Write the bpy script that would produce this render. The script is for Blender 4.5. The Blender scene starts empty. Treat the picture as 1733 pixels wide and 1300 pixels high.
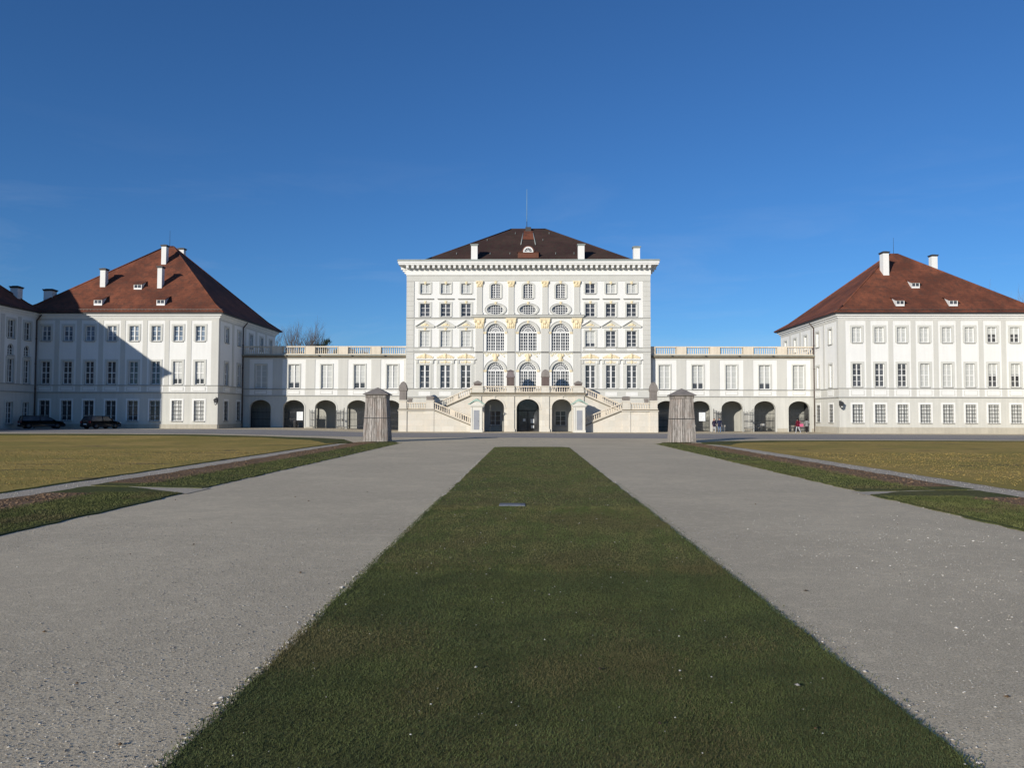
import bpy, bmesh, math, random
import numpy as np
from mathutils import Matrix, Vector
random.seed(7); R = math.radians; PI = math.pi
sc = bpy.context.scene
# ---------------------------------------------------------------- camera, sky, sun
F, EYE = 1330.0, 2.1
cd = bpy.data.cameras.new('camera'); cam = bpy.data.objects.new('camera', cd); sc.collection.objects.link(cam)
cd.sensor_width = 36; cd.lens = F/1733*36; cd.clip_start = .1; cd.clip_end = 6000
M = Matrix.Rotation(math.atan(27/F), 4, 'Z') @ Matrix.Rotation(PI/2+math.atan(52/F), 4, 'X') @ Matrix.Rotation(.0028, 4, 'Z')
cam.matrix_world = Matrix.Translation((0, 0, EYE)) @ M
sc.camera = cam
SUN_EL, SUN_AZ = R(15.4), R(216)
w = bpy.data.worlds.new('World'); sc.world = w; w.use_nodes = True
nt = w.node_tree; sky = nt.nodes.new('ShaderNodeTexSky'); sky.sky_type = 'NISHITA'; sky.sun_disc = False
sky.sun_elevation = SUN_EL; sky.sun_rotation = SUN_AZ; sky.altitude = 500; sky.air_density = 1.0; sky.dust_density = 0; sky.ozone_density = 8.0
hs = nt.nodes.new('ShaderNodeHueSaturation'); hs.inputs['Saturation'].default_value = 1.01; nt.links.new(sky.outputs[0], hs.inputs['Color'])
def wn(t, **k):                               # faint cirrus wisps over the clear sky
    n = nt.nodes.new(t); [n.inputs[a].__setattr__('default_value', b) for a, b in k.items()]; return n
tcw = wn('ShaderNodeTexCoord'); mpw = wn('ShaderNodeMapping', Scale=(1.6, 1.6, 9), Rotation=(.1, .16, .3)); nzw = wn('ShaderNodeTexNoise', Scale=2.1, Detail=7, Roughness=.62, Distortion=.5)
rpw = wn('ShaderNodeValToRGB'); rpw.color_ramp.elements[0].position = .5; rpw.color_ramp.elements[1].position = .85; rpw.color_ramp.elements[1].color = (.16, .16, .16, 1)
mxw = nt.nodes.new('ShaderNodeMix'); mxw.data_type = 'RGBA'; mxw.inputs[7].default_value = (6.2, 6.6, 7.2, 1)
nt.links.new(tcw.outputs['Generated'], mpw.inputs[0]); nt.links.new(mpw.outputs[0], nzw.inputs['Vector']); nt.links.new(nzw.outputs['Fac'], rpw.inputs[0])
sxw = nt.nodes.new('ShaderNodeSeparateXYZ'); mrw = wn('ShaderNodeMapRange'); mrw.inputs[1].default_value = .12; mrw.inputs[2].default_value = .34; mrw.inputs[3].default_value = 1; mrw.inputs[4].default_value = 0; mlw = nt.nodes.new('ShaderNodeMath'); mlw.operation = 'MULTIPLY'
nt.links.new(tcw.outputs['Generated'], sxw.inputs[0]); nt.links.new(sxw.outputs[2], mrw.inputs[0]); nt.links.new(mrw.outputs[0], mlw.inputs[0]); nt.links.new(rpw.outputs[0], mlw.inputs[1]); nt.links.new(mlw.outputs[0], mxw.inputs[0]); nt.links.new(hs.outputs[0], mxw.inputs[6])
nt.links.new(mxw.outputs[2], nt.nodes['Background'].inputs[0]); nt.nodes['Background'].inputs[1].default_value = .112
sd = bpy.data.lights.new('sun', 'SUN'); sun = bpy.data.objects.new('sun', sd); sc.collection.objects.link(sun)
sd.energy = 4.8; sd.angle = R(.53); sd.color = (1, .93, .82)
sun.rotation_euler = Vector((-math.cos(SUN_EL)*math.sin(SUN_AZ), -math.cos(SUN_EL)*math.cos(SUN_AZ), -math.sin(SUN_EL))).to_track_quat('-Z', 'Y').to_euler()
sun.location = (-40, -40, 60)
vs = sc.view_settings; vs.view_transform = 'Standard'; vs.look = 'None'; vs.gamma = 1; vs.use_curve_mapping = False; vs.exposure = 0

# ---------------------------------------------------------------- materials
def mat(name, col, rough=.85, spec=.3, var=.12, scale=.35, fine=6.0, streak=0, bump=0, bscale=20, metal=0, col2=None):
    m = bpy.data.materials.new(name); m.use_nodes = True; t = m.node_tree; N, L = t.nodes, t.links
    b = N['Principled BSDF']; b.inputs['Roughness'].default_value = rough; b.inputs['Metallic'].default_value = metal
    b.inputs['Specular IOR Level'].default_value = spec
    g = N.new('ShaderNodeNewGeometry')
    def noise(s, det=4, src=None, rg=.55):
        n = N.new('ShaderNodeTexNoise'); n.inputs['Scale'].default_value = s; n.inputs['Detail'].default_value = det; n.inputs['Roughness'].default_value = rg
        L.new(src or g.outputs['Position'], n.inputs['Vector']); return n.outputs['Fac']
    def mth(op, a, bb):
        n = N.new('ShaderNodeMath'); n.operation = op
        for i, v in enumerate((a, bb)):
            if isinstance(v, (int, float)): n.inputs[i].default_value = v
            else: L.new(v, n.inputs[i])
        return n.outputs[0]
    f = mth('ADD', mth('MULTIPLY', noise(scale), .6), mth('MULTIPLY', noise(fine), .4))
    if streak:
        mp = N.new('ShaderNodeMapping'); mp.inputs['Scale'].default_value = (3, 3, .18); L.new(g.outputs['Position'], mp.inputs['Vector'])
        f = mth('ADD', mth('MULTIPLY', f, 1-streak), mth('MULTIPLY', noise(1, 5, mp.outputs[0]), streak))
    r = N.new('ShaderNodeValToRGB'); r.color_ramp.elements[0].position = .3; r.color_ramp.elements[1].position = .68
    c2 = col2 or [c*(1-2*var) for c in col]
    r.color_ramp.elements[0].color = (*c2, 1); r.color_ramp.elements[1].color = (*[min(1, c*(1+var*.5)) for c in col], 1)
    L.new(f, r.inputs[0]); L.new(r.outputs[0], b.inputs['Base Color'])
    if bump:
        bn = N.new('ShaderNodeBump'); bn.inputs['Strength'].default_value = bump; bn.inputs['Distance'].default_value = .02
        L.new(noise(bscale, 5), bn.inputs['Height']); L.new(bn.outputs[0], b.inputs['Normal'])
    m['n'] = 1
    return m
def helpers(m):
    t = m.node_tree; N, L = t.nodes, t.links
    g = N.new('ShaderNodeNewGeometry')
    def vec(scale): 
        mp = N.new('ShaderNodeMapping'); mp.inputs['Scale'].default_value = scale; L.new(g.outputs['Position'], mp.inputs['Vector']); return mp.outputs[0]
    def noise(s, det=4, rg=.55, src=None):
        n = N.new('ShaderNodeTexNoise'); n.inputs['Scale'].default_value = s; n.inputs['Detail'].default_value = det; n.inputs['Roughness'].default_value = rg
        L.new(src or g.outputs['Position'], n.inputs['Vector']); return n.outputs['Fac']
    def ramp(f, *stops):
        r = N.new('ShaderNodeValToRGB'); e = r.color_ramp.elements
        while len(e) < len(stops): e.new(.5)
        for k, (p, c) in enumerate(stops): e[k].position = p; e[k].color = (*c, 1) if not isinstance(c, (int, float)) else (c, c, c, 1)
        L.new(f, r.inputs[0]); return r.outputs[0]
    def mix(f, a, b, mode='MIX'):
        n = N.new('ShaderNodeMix'); n.data_type = 'RGBA'; n.blend_type = mode
        for k, v in ((0, f), (6, a), (7, b)):
            if isinstance(v, (int, float)): n.inputs[k].default_value = v
            elif isinstance(v, tuple): n.inputs[k].default_value = (*v, 1)
            else: L.new(v, n.inputs[k])
        return n.outputs[2]
    def bump(h, s, d):
        n = N.new('ShaderNodeBump'); n.inputs['Strength'].default_value = s; n.inputs['Distance'].default_value = d
        L.new(h, n.inputs['Height']); L.new(n.outputs[0], N['Principled BSDF'].inputs['Normal'])
    return N, L, g, vec, noise, ramp, mix, bump, N['Principled BSDF']
def newmat(name, rough=.9, spec=.25):
    m = bpy.data.materials.new(name); m.use_nodes = True; b = m.node_tree.nodes['Principled BSDF']
    b.inputs['Roughness'].default_value = rough; b.inputs['Specular IOR Level'].default_value = spec; return m
def gravel_mat(name, base, dark, speck, near=1.0):
    m = newmat(name, .95, .2); N, L, g, vec, noise, ramp, mix, bump, b = helpers(m)
    c = ramp(noise(.22, 6, .68), (.42, dark), (.58, base))
    c = mix(ramp(noise(1.1, 6, .7), (.47, 0.), (.56, .75)), c, tuple(x*.76 for x in base))
    c = mix(ramp(noise(4.2, 6, .75), (.52, 0.), (.60, .6)), c, tuple(min(1, x*1.2) for x in base))
    c = mix(ramp(noise(9, 5, .75), (.47, 0.), (.57, .5)), c, tuple(x*.68 for x in base))
    c = mix(ramp(noise(75, 3, .75), (.48, 0.), (.56, .8)), c, tuple(min(1, x*1.25) for x in base))
    c = mix(ramp(noise(44, 3, .8), (.52, 0.), (.60, .8)), c, tuple(x*.5 for x in base))
    v = N.new('ShaderNodeTexVoronoi'); v.inputs['Scale'].default_value = 38; L.new(g.outputs['Position'], v.inputs['Vector'])
    sp = ramp(v.outputs['Color'], (.80, 0.), (.9, near)); edge = ramp(v.outputs['Distance'], (.1, 1.), (.42, 0.))
    mm = N.new('ShaderNodeMath'); mm.operation = 'MULTIPLY'; L.new(sp, mm.inputs[0]); L.new(edge, mm.inputs[1])
    c = mix(mm.outputs[0], c, speck); L.new(c, b.inputs['Base Color'])
    bump(noise(34, 5, .75), .4, .02); return m
def lawn_mat(name, stops, patch, s1=.35, b1=.5, bare=None):
    m = newmat(name, .95, .1); N, L, g, vec, noise, ramp, mix, bump, b = helpers(m)
    c = ramp(noise(s1, 7, .68), *stops)
    c = mix(ramp(noise(.7, 6, .7), (.46, 0.), (.58, .6)), c, tuple(x*.78 for x in patch))
    c = mix(ramp(noise(7, 5, .75), (.45, 0.), (.58, .75)), c, tuple(x*.7 for x in patch))
    c = mix(ramp(noise(55, 3, .8), (.47, 0.), (.57, .75)), c, tuple(x*1.45 for x in stops[1][1]))
    if bare: c = mix(ramp(noise(.55, 4, .6, vec((.5, 1, 1))), (.60, 0.), (.64, .85)), c, bare)
    L.new(c, b.inputs['Base Color']); bump(noise(40, 5, .8), b1, .05); return m
WHITE = mat('white_plaster', (.745, .745, .72), .9, .2, .05, .5, 5, .5, .1, 8)
GREY = mat('grey_plaster', (.565, .56, .52), .9, .2, .06, .5, 5, .5, .1, 8)
PALE = mat('pale_grey_plaster', (.575, .57, .525), .9, .2, .09, .4, 4, .55, .1, 8)
TRIM = mat('grey_stucco_trim', (.56, .56, .52), .9, .2, .05, 1, 9)
LINE = mat('weathered_ledge', (.37, .37, .35), .9, .2, .12, 1, 9)
PLINTH = mat('plinth_stone', (.46, .43, .36), .9, .25, .14, .9, 7, .4, .2, 14)
FRAME = mat('white_window_paint', (.74, .74, .72), .5, .4, .04, 2, 9)
GOLD = mat('ochre_gilding', (.78, .67, .45), .6, .4, .14, 3, 16, col2=(.64, .54, .35))
COPPER = mat('copper_patina', (.36, .50, .43), .7, .3, .15, 1.2, 8, .4)
LEAD = mat('weathered_gutter_metal', (.30, .335, .315), .6, .35, .12, 1, 7, .3)
DARKLEAD = mat('dark_gutter', (.05, .05, .052), .6, .35, .15, 1, 7)
IRON = mat('wrought_iron', (.035, .037, .04), .6, .4, .1, 3, 9)
DOORGREY = mat('grey_painted_door', (.29, .305, .335), .6, .35, .06, 2, 9)
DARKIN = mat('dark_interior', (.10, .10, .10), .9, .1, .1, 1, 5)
WOODDK = mat('brown_cover_boards', (.15, .115, .105), .85, .25, .25, 2, 12, .6, .3, 25)
SHINGLE = mat('grey_cover_roof', (.25, .225, .205), .85, .25, .22, 2, 14, .4, .3, 20)
BARK = mat('bark', (.16, .13, .11), .95, .1, .2, 2, 12)
PIPE = mat('brown_downpipe', (.08, .055, .045), .5, .4, .1, 1, 6)
BALU = mat('limestone_balustrade', (.70, .63, .52), .9, .2, .14, .8, 9, .35, .2, 18, col2=(.52, .45, .35))
BLIND = mat('window_blind', (.47, .48, .46), .35, .5, .05, 1.5, 6)
PAPER = mat('paper_notice', (.75, .78, .8), .6, .3, .04, 5, 20)
def glass_mat(name, col, rough):
    m = newmat(name, rough, .5); N, L, g, vec, noise, ramp, mix, bump, b = helpers(m)
    L.new(ramp(noise(.9, 3), (.35, tuple(c*.5 for c in col)), (.65, tuple(c*1.5 for c in col))), b.inputs['Base Color'])
    bump(noise(2.2, 2), .12, .03); return m
GLASS = glass_mat('window_glass', (.062, .064, .07), .06)
GLASSB = glass_mat('bluish_window_glass', (.16, .20, .25), .08)
def roof_mat(name, a, bcol, cdark, rowh=.16):
    m = newmat(name, .9, .2); N, L, g, vec, noise, ramp, mix, bump, b = helpers(m)
    c = ramp(noise(.28, 6, .68), (.4, a), (.6, bcol))
    c = mix(ramp(noise(1, 6, .7, vec((1.6, 1.6, .12))), (.47, 0.), (.62, .65)), c, cdark)
    c = mix(ramp(noise(9, 4, .8), (.4, 0.), (.75, .55)), c, tuple(x*.55 for x in a))
    wv = N.new('ShaderNodeTexWave'); wv.bands_direction = 'Z'; wv.inputs['Scale'].default_value = .31/rowh*.5; wv.inputs['Distortion'].default_value = .6; wv.inputs['Detail'].default_value = 2
    L.new(g.outputs['Position'], wv.inputs['Vector'])
    c = mix(ramp(wv.outputs['Fac'], (.0, .16), (.4, 0.)), c, tuple(x*.5 for x in a))
    L.new(c, b.inputs['Base Color']); bump(noise(7, 5, .7), .5, .06); return m
ROOFRED = roof_mat('red_roof_tiles', (.125, .046, .029), (.25, .086, .047), (.085, .046, .034))
ROOFDK = roof_mat('dark_brown_roof_tiles', (.048, .027, .024), (.075, .044, .036), (.05, .042, .03))
ROOFBR = roof_mat('new_roof_tiles', (.15, .06, .04), (.19, .085, .06), (.10, .06, .04))
def stone_mat():
    m = newmat('limestone_ashlar', .9, .2); N, L, g, vec, noise, ramp, mix, bump, b = helpers(m)
    br = N.new('ShaderNodeTexBrick'); br.offset = .5; br.inputs['Scale'].default_value = 1; br.inputs['Brick Width'].default_value = 1.5; br.inputs['Row Height'].default_value = .72
    br.inputs['Mortar Size'].default_value = .012; br.inputs['Color1'].default_value = (.63, .605, .54, 1); br.inputs['Color2'].default_value = (.55, .525, .46, 1); br.inputs['Mortar'].default_value = (.5, .45, .36, 1)
    sx = N.new('ShaderNodeSeparateXYZ'); cx = N.new('ShaderNodeCombineXYZ'); L.new(g.outputs['Position'], sx.inputs[0])
    ad = N.new('ShaderNodeMath'); L.new(sx.outputs[0], ad.inputs[0]); L.new(sx.outputs[1], ad.inputs[1]); L.new(ad.outputs[0], cx.inputs[0]); L.new(sx.outputs[2], cx.inputs[1])
    L.new(cx.outputs[0], br.inputs['Vector'])
    c = mix(ramp(noise(.8, 6, .65), (.4, 0.), (.75, .6)), br.outputs['Color'], (.68, .60, .50))
    c = mix(ramp(noise(6, 5, .7), (.5, 0.), (.8, .5)), c, (.50, .44, .34))
    L.new(c, b.inputs['Base Color']); bump(noise(12, 5), .25, .03); return m
STONE = stone_mat()
LEDGE = mat('weathered_stone_ledge', (.22, .19, .14), .9, .2, .2, 1.2, 9, .3, .2, 14)
def wood_mat():
    m = newmat('weathered_planks', .9, .2); N, L, g, vec, noise, ramp, mix, bump, b = helpers(m)
    f = noise(1, 6, .7, vec((11, 11, .55)))
    c = ramp(f, (.36, (.17, .15, .13)), (.5, (.36, .33, .30)), (.64, (.54, .50, .46)))
    c = mix(ramp(noise(1, 6, .7, vec((38, 38, 1.1))), (.49, 0.), (.62, .8)), c, (.12, .105, .09))
    c = mix(ramp(noise(1.6, 4), (.48, 0.), (.62, .35)), c, (.33, .25, .21))
    c = mix(1.0, c, ramp(g.outputs['Random Per Island'], (0, .62), (1, 1.12)), 'MULTIPLY')
    L.new(c, b.inputs['Base Color']); bump(f, .5, .02); return m
WOOD = wood_mat()
PATH = gravel_mat('gravel_court', (.625, .53, .37), (.43, .365, .258), (.9, .82, .66))
EDGEG = gravel_mat('pale_gravel', (.50, .435, .335), (.40, .345, .265), (.68, .62, .52))
ROADM = gravel_mat('asphalt_road', (.32, .30, .28), (.28, .265, .25), (.42, .40, .37), .3)
LAWNC = lawn_mat('winter_grass_turf', ((.41, (.075, .09, .030)), (.5, (.13, .125, .045)), (.60, (.20, .15, .065))), (.07, .078, .026))
LAWNS = lawn_mat('dry_lawn', ((.43, (.21, .195, .05)), (.5, (.36, .26, .072)), (.57, (.50, .33, .11))), (.29, .225, .06), .16, .3, (.15, .115, .055))
VERGE = lawn_mat('verge_turf', ((.41, (.06, .075, .026)), (.5, (.10, .105, .036)), (.6, (.15, .12, .05))), (.05, .06, .018))
SOIL = lawn_mat('bare_soil', ((.42, (.15, .092, .055)), (.5, (.20, .128, .078)), (.58, (.25, .165, .105))), (.12, .088, .05), .8, .6)

# ---------------------------------------------------------------- mesh builder
class MB:
    def __init__(s): s.v = []; s.f = []; s.m = []; s.sm = []
    def add(s, vs, fs, m=0, smooth=False):
        o = len(s.v); s.v += [tuple(p) for p in vs]
        for f in fs: s.f.append([o+i for i in f]); s.m.append(m); s.sm.append(smooth)
    def quad(s, a, b, c, d, m=0): s.add([a, b, c, d], [(0, 1, 2, 3)], m)
    def box(s, x0, x1, y0, y1, z0, z1, m=0):
        s.add([(x0,y0,z0),(x1,y0,z0),(x1,y1,z0),(x0,y1,z0),(x0,y0,z1),(x1,y0,z1),(x1,y1,z1),(x0,y1,z1)],
              [(0,1,5,4),(1,2,6,5),(2,3,7,6),(3,0,4,7),(4,5,6,7),(3,2,1,0)], m)
    def tbox(s, x0, x1, y0, y1, z0, X0, X1, Y0, Y1, z1, m=0):
        s.add([(x0,y0,z0),(x1,y0,z0),(x1,y1,z0),(x0,y1,z0),(X0,Y0,z1),(X1,Y0,z1),(X1,Y1,z1),(X0,Y1,z1)],
              [(0,1,5,4),(1,2,6,5),(2,3,7,6),(3,0,4,7),(4,5,6,7),(3,2,1,0)], m)
    def prism(s, pts, y0, y1, m=0):           # polygon in x,z extruded along y
        n = len(pts); s.add([(p[0], y0, p[1]) for p in pts]+[(p[0], y1, p[1]) for p in pts],
              [tuple(range(n)), tuple(range(2*n-1, n-1, -1))]+[(i, (i+1) % n+0, (i+1) % n+n, i+n)[::-1] for i in range(n)], m)
    def ring(s, cx, cz, r0, r1, a0, a1, y0, y1, n=16, m=0, sx=1, sz=1):
        for k in range(n):
            p, q = a0+(a1-a0)*k/n, a0+(a1-a0)*(k+1)/n
            P = [(cx+r*math.cos(a)*sx, cz+r*math.sin(a)*sz) for r, a in ((r0, p), (r1, p), (r1, q), (r0, q))]
            s.prism(P, y0, y1, m)
    def tube(s, a, b, ra, rb=None, n=6, m=0, cap=True):
        rb = ra if rb is None else rb; a, b = Vector(a), Vector(b); d = (b-a)
        if d.length < 1e-6: return
        d.normalize(); u = d.orthogonal().normalized(); w_ = d.cross(u)
        vs = [a+(u*math.cos(2*PI*k/n)+w_*math.sin(2*PI*k/n))*ra for k in range(n)]+[b+(u*math.cos(2*PI*k/n)+w_*math.sin(2*PI*k/n))*rb for k in range(n)]
        fs = [(k, (k+1) % n, (k+1) % n+n, k+n) for k in range(n)]
        if cap: fs += [tuple(range(n))[::-1], tuple(range(n, 2*n))]
        s.add(vs, fs, m, n > 4)
    def lathe(s, x, y, z, prof, n=8, m=0):
        vs = []; fs = []
        for r, h in prof: vs += [(x+r*math.cos(2*PI*k/n), y+r*math.sin(2*PI*k/n), z+h) for k in range(n)]
        for j in range(len(prof)-1): fs += [(j*n+k, j*n+(k+1) % n, (j+1)*n+(k+1) % n, (j+1)*n+k) for k in range(n)]
        fs += [tuple(range(n))[::-1], tuple(range((len(prof)-1)*n, len(prof)*n))]
        s.add(vs, fs, m, n > 5)
    def blob(s, x, y, z, rx, ry, rz, m=0, n=8, k=5):
        prof = [(math.sin(PI*j/k), -math.cos(PI*j/k)) for j in range(k+1)]; vs = []; fs = []
        for r, h in prof: vs += [(x+rx*r*math.cos(2*PI*i/n), y+ry*r*math.sin(2*PI*i/n), z+rz*h) for i in range(n)]
        for j in range(k): fs += [(j*n+i, j*n+(i+1) % n, (j+1)*n+(i+1) % n, (j+1)*n+i) for i in range(n)]
        s.add(vs, fs, m, True)
    def wall(s, u0, u1, z0, z1, holes=(), dep=.3, m=0, mr=None, y=0):
        mr = m if mr is None else mr
        us = sorted({u0, u1}|{h[0] for h in holes}|{h[1] for h in holes}); zs = sorted({z0, z1}|{h[2] for h in holes}|{h[3] for h in holes})
        us = [u for u in us if u0 <= u <= u1]; zs = [z for z in zs if z0 <= z <= z1]
        for i in range(len(us)-1):
            for j in range(len(zs)-1):
                a, b, c, d = us[i], us[i+1], zs[j], zs[j+1]; mu, mz = (a+b)/2, (c+d)/2
                if any(h[0] < mu < h[1] and h[2] < mz < h[3] for h in holes): continue
                s.quad((a, y, c), (b, y, c), (b, y, d), (a, y, d), m)
        for h in holes:
            a, b, c, d = h[:4]; k = h[4] if len(h) > 4 else None
            if k is None: pts = [(a, c), (b, c), (b, d), (a, d)]
            else:
                cx, r = (a+b)/2, (b-a)/2; n = 18
                if k == 'o':
                    cz, rz = (c+d)/2, (d-c)/2; pts = [(cx+r*math.cos(2*PI*i/28), cz+rz*math.sin(2*PI*i/28)) for i in range(28)]
                    for i in range(28):
                        p, q = pts[i], pts[(i+1) % 28]; zz = d if i < 14 else c
                        s.add([(p[0], y, p[1]), (q[0], y, q[1]), (q[0], y, zz), (p[0], y, zz)], [(0, 1, 2, 3)], m)
                else:
                    arc = [(cx+r*math.cos(PI*i/n), k+(d-k)*math.sin(PI*i/n)) for i in range(n+1)]
                    pts = [(a, c), (b, c)]+arc
                    for i in range(n):
                        p, q = arc[i], arc[i+1]; s.add([(p[0], y, p[1]), (p[0], y, d), (q[0], y, d), (q[0], y, q[1])], [(0, 1, 2, 3)], m)
            nn = len(pts)
            for i in range(nn):
                p, q = pts[i], pts[(i+1) % nn]
                if abs(p[0]-q[0])+abs(p[1]-q[1]) < 1e-6: continue
                s.add([(p[0], y, p[1]), (q[0], y, q[1]), (q[0], y+dep, q[1]), (p[0], y+dep, p[1])], [(0, 1, 2, 3)], mr)
    def mesh(s, name):
        me = bpy.data.meshes.new(name); me.from_pydata(s.v, [], s.f)
        me.polygons.foreach_set('material_index', s.m); me.polygons.foreach_set('use_smooth', s.sm); me.update(); return me
def put(name, mb, mats, parent=None, loc=(0, 0, 0), rz=0, label=None, cat=None, group=None, kind=None):
    me = mb
    if isinstance(mb, MB): me = mb.mesh(name)
    if not me.materials:
        for m in (mats if isinstance(mats, (list, tuple)) else [mats]): me.materials.append(m)
    o = bpy.data.objects.new(name, me); sc.collection.objects.link(o)
    if parent: o.parent = parent
    o.location = loc; o.rotation_euler[2] = rz
    if label: o['label'] = label
    if cat: o['category'] = cat
    if group: o['group'] = group
    if kind: o['kind'] = kind
    return o
def thing(name, label, cat, loc, rz=0, group=None):
    o = bpy.data.objects.new(name, None); sc.collection.objects.link(o); o.location = loc; o.rotation_euler[2] = rz; o.empty_display_size = .5
    o['label'] = label; o['category'] = cat
    if group: o['group'] = group
    return o
class Face:                                   # a facade of a building: local x along it, local -y out of it
    def __init__(s, parent, ox, oy, rz=0): s.p = parent; s.ox = ox; s.oy = oy; s.rz = rz; s.c = math.cos(rz); s.s = math.sin(rz)
    def put(s, name, mb, mats, u=0, z=0, **k):
        L = s.p.location; return put(name, mb, mats, s.p, (s.ox+u*s.c-L.x, s.oy+u*s.s-L.y, z-L.z), s.rz, **k)
def ground_h(x, y):
    f = lambda t: max(0, min(1, t))**2*(3-2*max(0, min(1, t)))
    return .34*f((y-62)/26)*f((-x-14)/18)

# ---------------------------------------------------------------- ground
def sheet(name, polys, m, lift, step=None, kind='structure'):
    bm = bmesh.new()
    for poly in polys:
        bm.faces.new([bm.verts.new((x, y, 0)) for x, y in poly])
    if step:
        xs = [v.co.x for v in bm.verts]; ys = [v.co.y for v in bm.verts]
        for ax, lo, hi in ((0, min(xs), max(xs)), (1, min(ys), max(ys))):
            k = math.ceil(lo/step)*step
            while k < hi:
                if (ax == 0 and -36 < k < -10) or (ax == 1 and 58 < k < 92):
                    co = Vector((k, 0, 0)) if ax == 0 else Vector((0, k, 0)); no = Vector((1, 0, 0)) if ax == 0 else Vector((0, 1, 0))
                    bmesh.ops.bisect_plane(bm, geom=bm.verts[:]+bm.edges[:]+bm.faces[:], plane_co=co, plane_no=no)
                k += step
    for v in bm.verts: v.co.z = ground_h(v.co.x, v.co.y)+lift
    bmesh.ops.recalc_face_normals(bm, faces=bm.faces[:])
    for f in bm.faces:
        if f.normal.z < 0: f.normal_flip()
    if lift > .024:
        ret = bmesh.ops.extrude_edge_only(bm, edges=[e for e in bm.edges if e.is_boundary])
        for v in ret['geom']:
            if isinstance(v, bmesh.types.BMVert): v.co.z -= lift+.02
    me = bpy.data.meshes.new(name); bm.to_mesh(me); bm.free()
    return put(name, me, m, kind=kind)
def wobble(pts, amp=.05, step=.5, seed=1):
    rnd = random.Random(seed); out = []; n = len(pts)
    for i in range(n):
        a, b = pts[i], pts[(i+1) % n]; L = math.hypot(b[0]-a[0], b[1]-a[1]); k = max(1, min(160, int(L/step)))
        for j in range(k):
            t = j/k; am = amp if j else 0
            out.append((a[0]+(b[0]-a[0])*t+rnd.uniform(-am, am), a[1]+(b[1]-a[1])*t+rnd.uniform(-am, am)))
    return out
bmg = bmesh.new()
gx = [-3000, -600, -200]+[-120+4*i for i in range(61)]+[200, 600, 3000]; gy = [-400, -50]+[4*i for i in range(36)]+[200, 500, 1200, 3000]
gv = [[bmg.verts.new((x, y, ground_h(x, y))) for x in gx] for y in gy]
for j in range(len(gy)-1):
    for i in range(len(gx)-1): bmg.faces.new((gv[j][i], gv[j][i+1], gv[j+1][i+1], gv[j+1][i]))
meg = bpy.data.meshes.new('ground'); bmg.to_mesh(meg); bmg.free()
put('ground', meg, PATH, kind='structure')
sheet('road', [[(-125, 76.5), (-60, 76.5), (-30, 75.5), (-12, 72.3), (0, 71.4), (20, 70.3), (45, 70), (125, 70), (125, 89), (-125, 89)]], ROADM, .006, 4)
SL, SR = -2.13, 2.64                                                     # central grass strip
strip = wobble([(SL, -4), (SR, -4), (SR, 50.2), (SR-.5, 51.2), (SL+.5, 51), (SL, 49.8)], .035, .22, 3)
sheet('central_lawn', [strip], LAWNC, .022)
far_l = [(-13.4, 59), (-15, 64), (-17.5, 67), (-23.8, 70.6), (-31, 72.6), (-40, 73), (-60, 72.6), (-110, 72)]
sheet('left_lawn', [wobble([(-110, 3), (-13.75, 3), (-13.75, 48)]+far_l, .05, .6, 4)], LAWNS, .05, 4)
far_r = [(13.2, 60.5), (15.3, 63), (20, 65.6), (30, 66.8), (42, 66.5), (110, 66)]
sheet('right_lawn', [wobble([(13.75, 48), (13.75, 3), (110, 3)]+far_r[::-1], .05, .6, 5)], LAWNS, .02)
for sgn, nm in ((-1, 'left'), (1, 'right')):
    X = lambda pts: [(sgn*x, y) for x, y in pts]
    sheet(nm+'_gravel_edging', [wobble(X([(12.45, 3), (13.85, 3), (13.85, 47), (13.3, 55), (12.45, 55)]), .04, .5, 6)], EDGEG, .008)
    sheet(nm+'_flower_bed', [wobble(X([(11.15, 23.5), (12.6, 23.5), (12.65, 58.6), (11.15, 58.6)]), .1, .5, 7), wobble(X([(11.15, 3), (12.6, 3), (12.6, 20.3), (11.15, 20.3)]), .1, .5, 8)], SOIL, .034)
    ya, yb = (20.5, 21.9) if sgn < 0 else (21.0, 21.8)
    sheet(nm+'_verge', [wobble(X([(9.12, yb), (11.3, 22.35), (12.66, 22.6), (12.6, 26), (11.45, 27), (11.4, 57), (12.6, 60.6), (12.2, 61), (10.2, 60), (9.3, 56.5)]), .065, .35, 9),
          wobble(X([(9.0, 3), (11.4, 3), (11.5, 18.5), (12.62, 20), (12.6, 22.3), (11.3, 22.15), (9.9, ya+.65), (9.03, ya)]), .065, .35, 10)], VERGE, .026)
    sheet(nm+'_gravel_crossing', [wobble(X([(8.9, ya-.1), (11.4, 21.9), (11.4, 22.5), (8.9, yb+.1)]), .03, .4, 13)], EDGEG, .012)
sheet('left_lawn_border', [wobble(far_l+[(-110, 69.6), (-60, 70.1), (-31, 69.8), (-23, 67.5), (-17, 61.5), (-14.2, 55), (-12.7, 57)], .08, .6, 11)], VERGE, .06, 4)
sheet('right_lawn_border', [wobble([(12.7, 57), (14, 55), (16.2, 60), (21, 63.2), (30, 64.6), (42, 64.4), (110, 64)]+far_r[::-1], .08, .6, 12)], VERGE, .028)
slab = MB(); slab.tbox(-.66, -.05, 17.92, 18.36, .015, -.64, -.07, 17.94, 18.34, .046)
slab.box(-.56, -.15, 18.0, 18.28, .046, .05)
put('stone_slab', slab, mat('slab_concrete', (.15, .165, .19), .8, .3, .1, 4, 18), label='small bluish grey slab set flush in the central grass strip', cat='slab')

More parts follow.
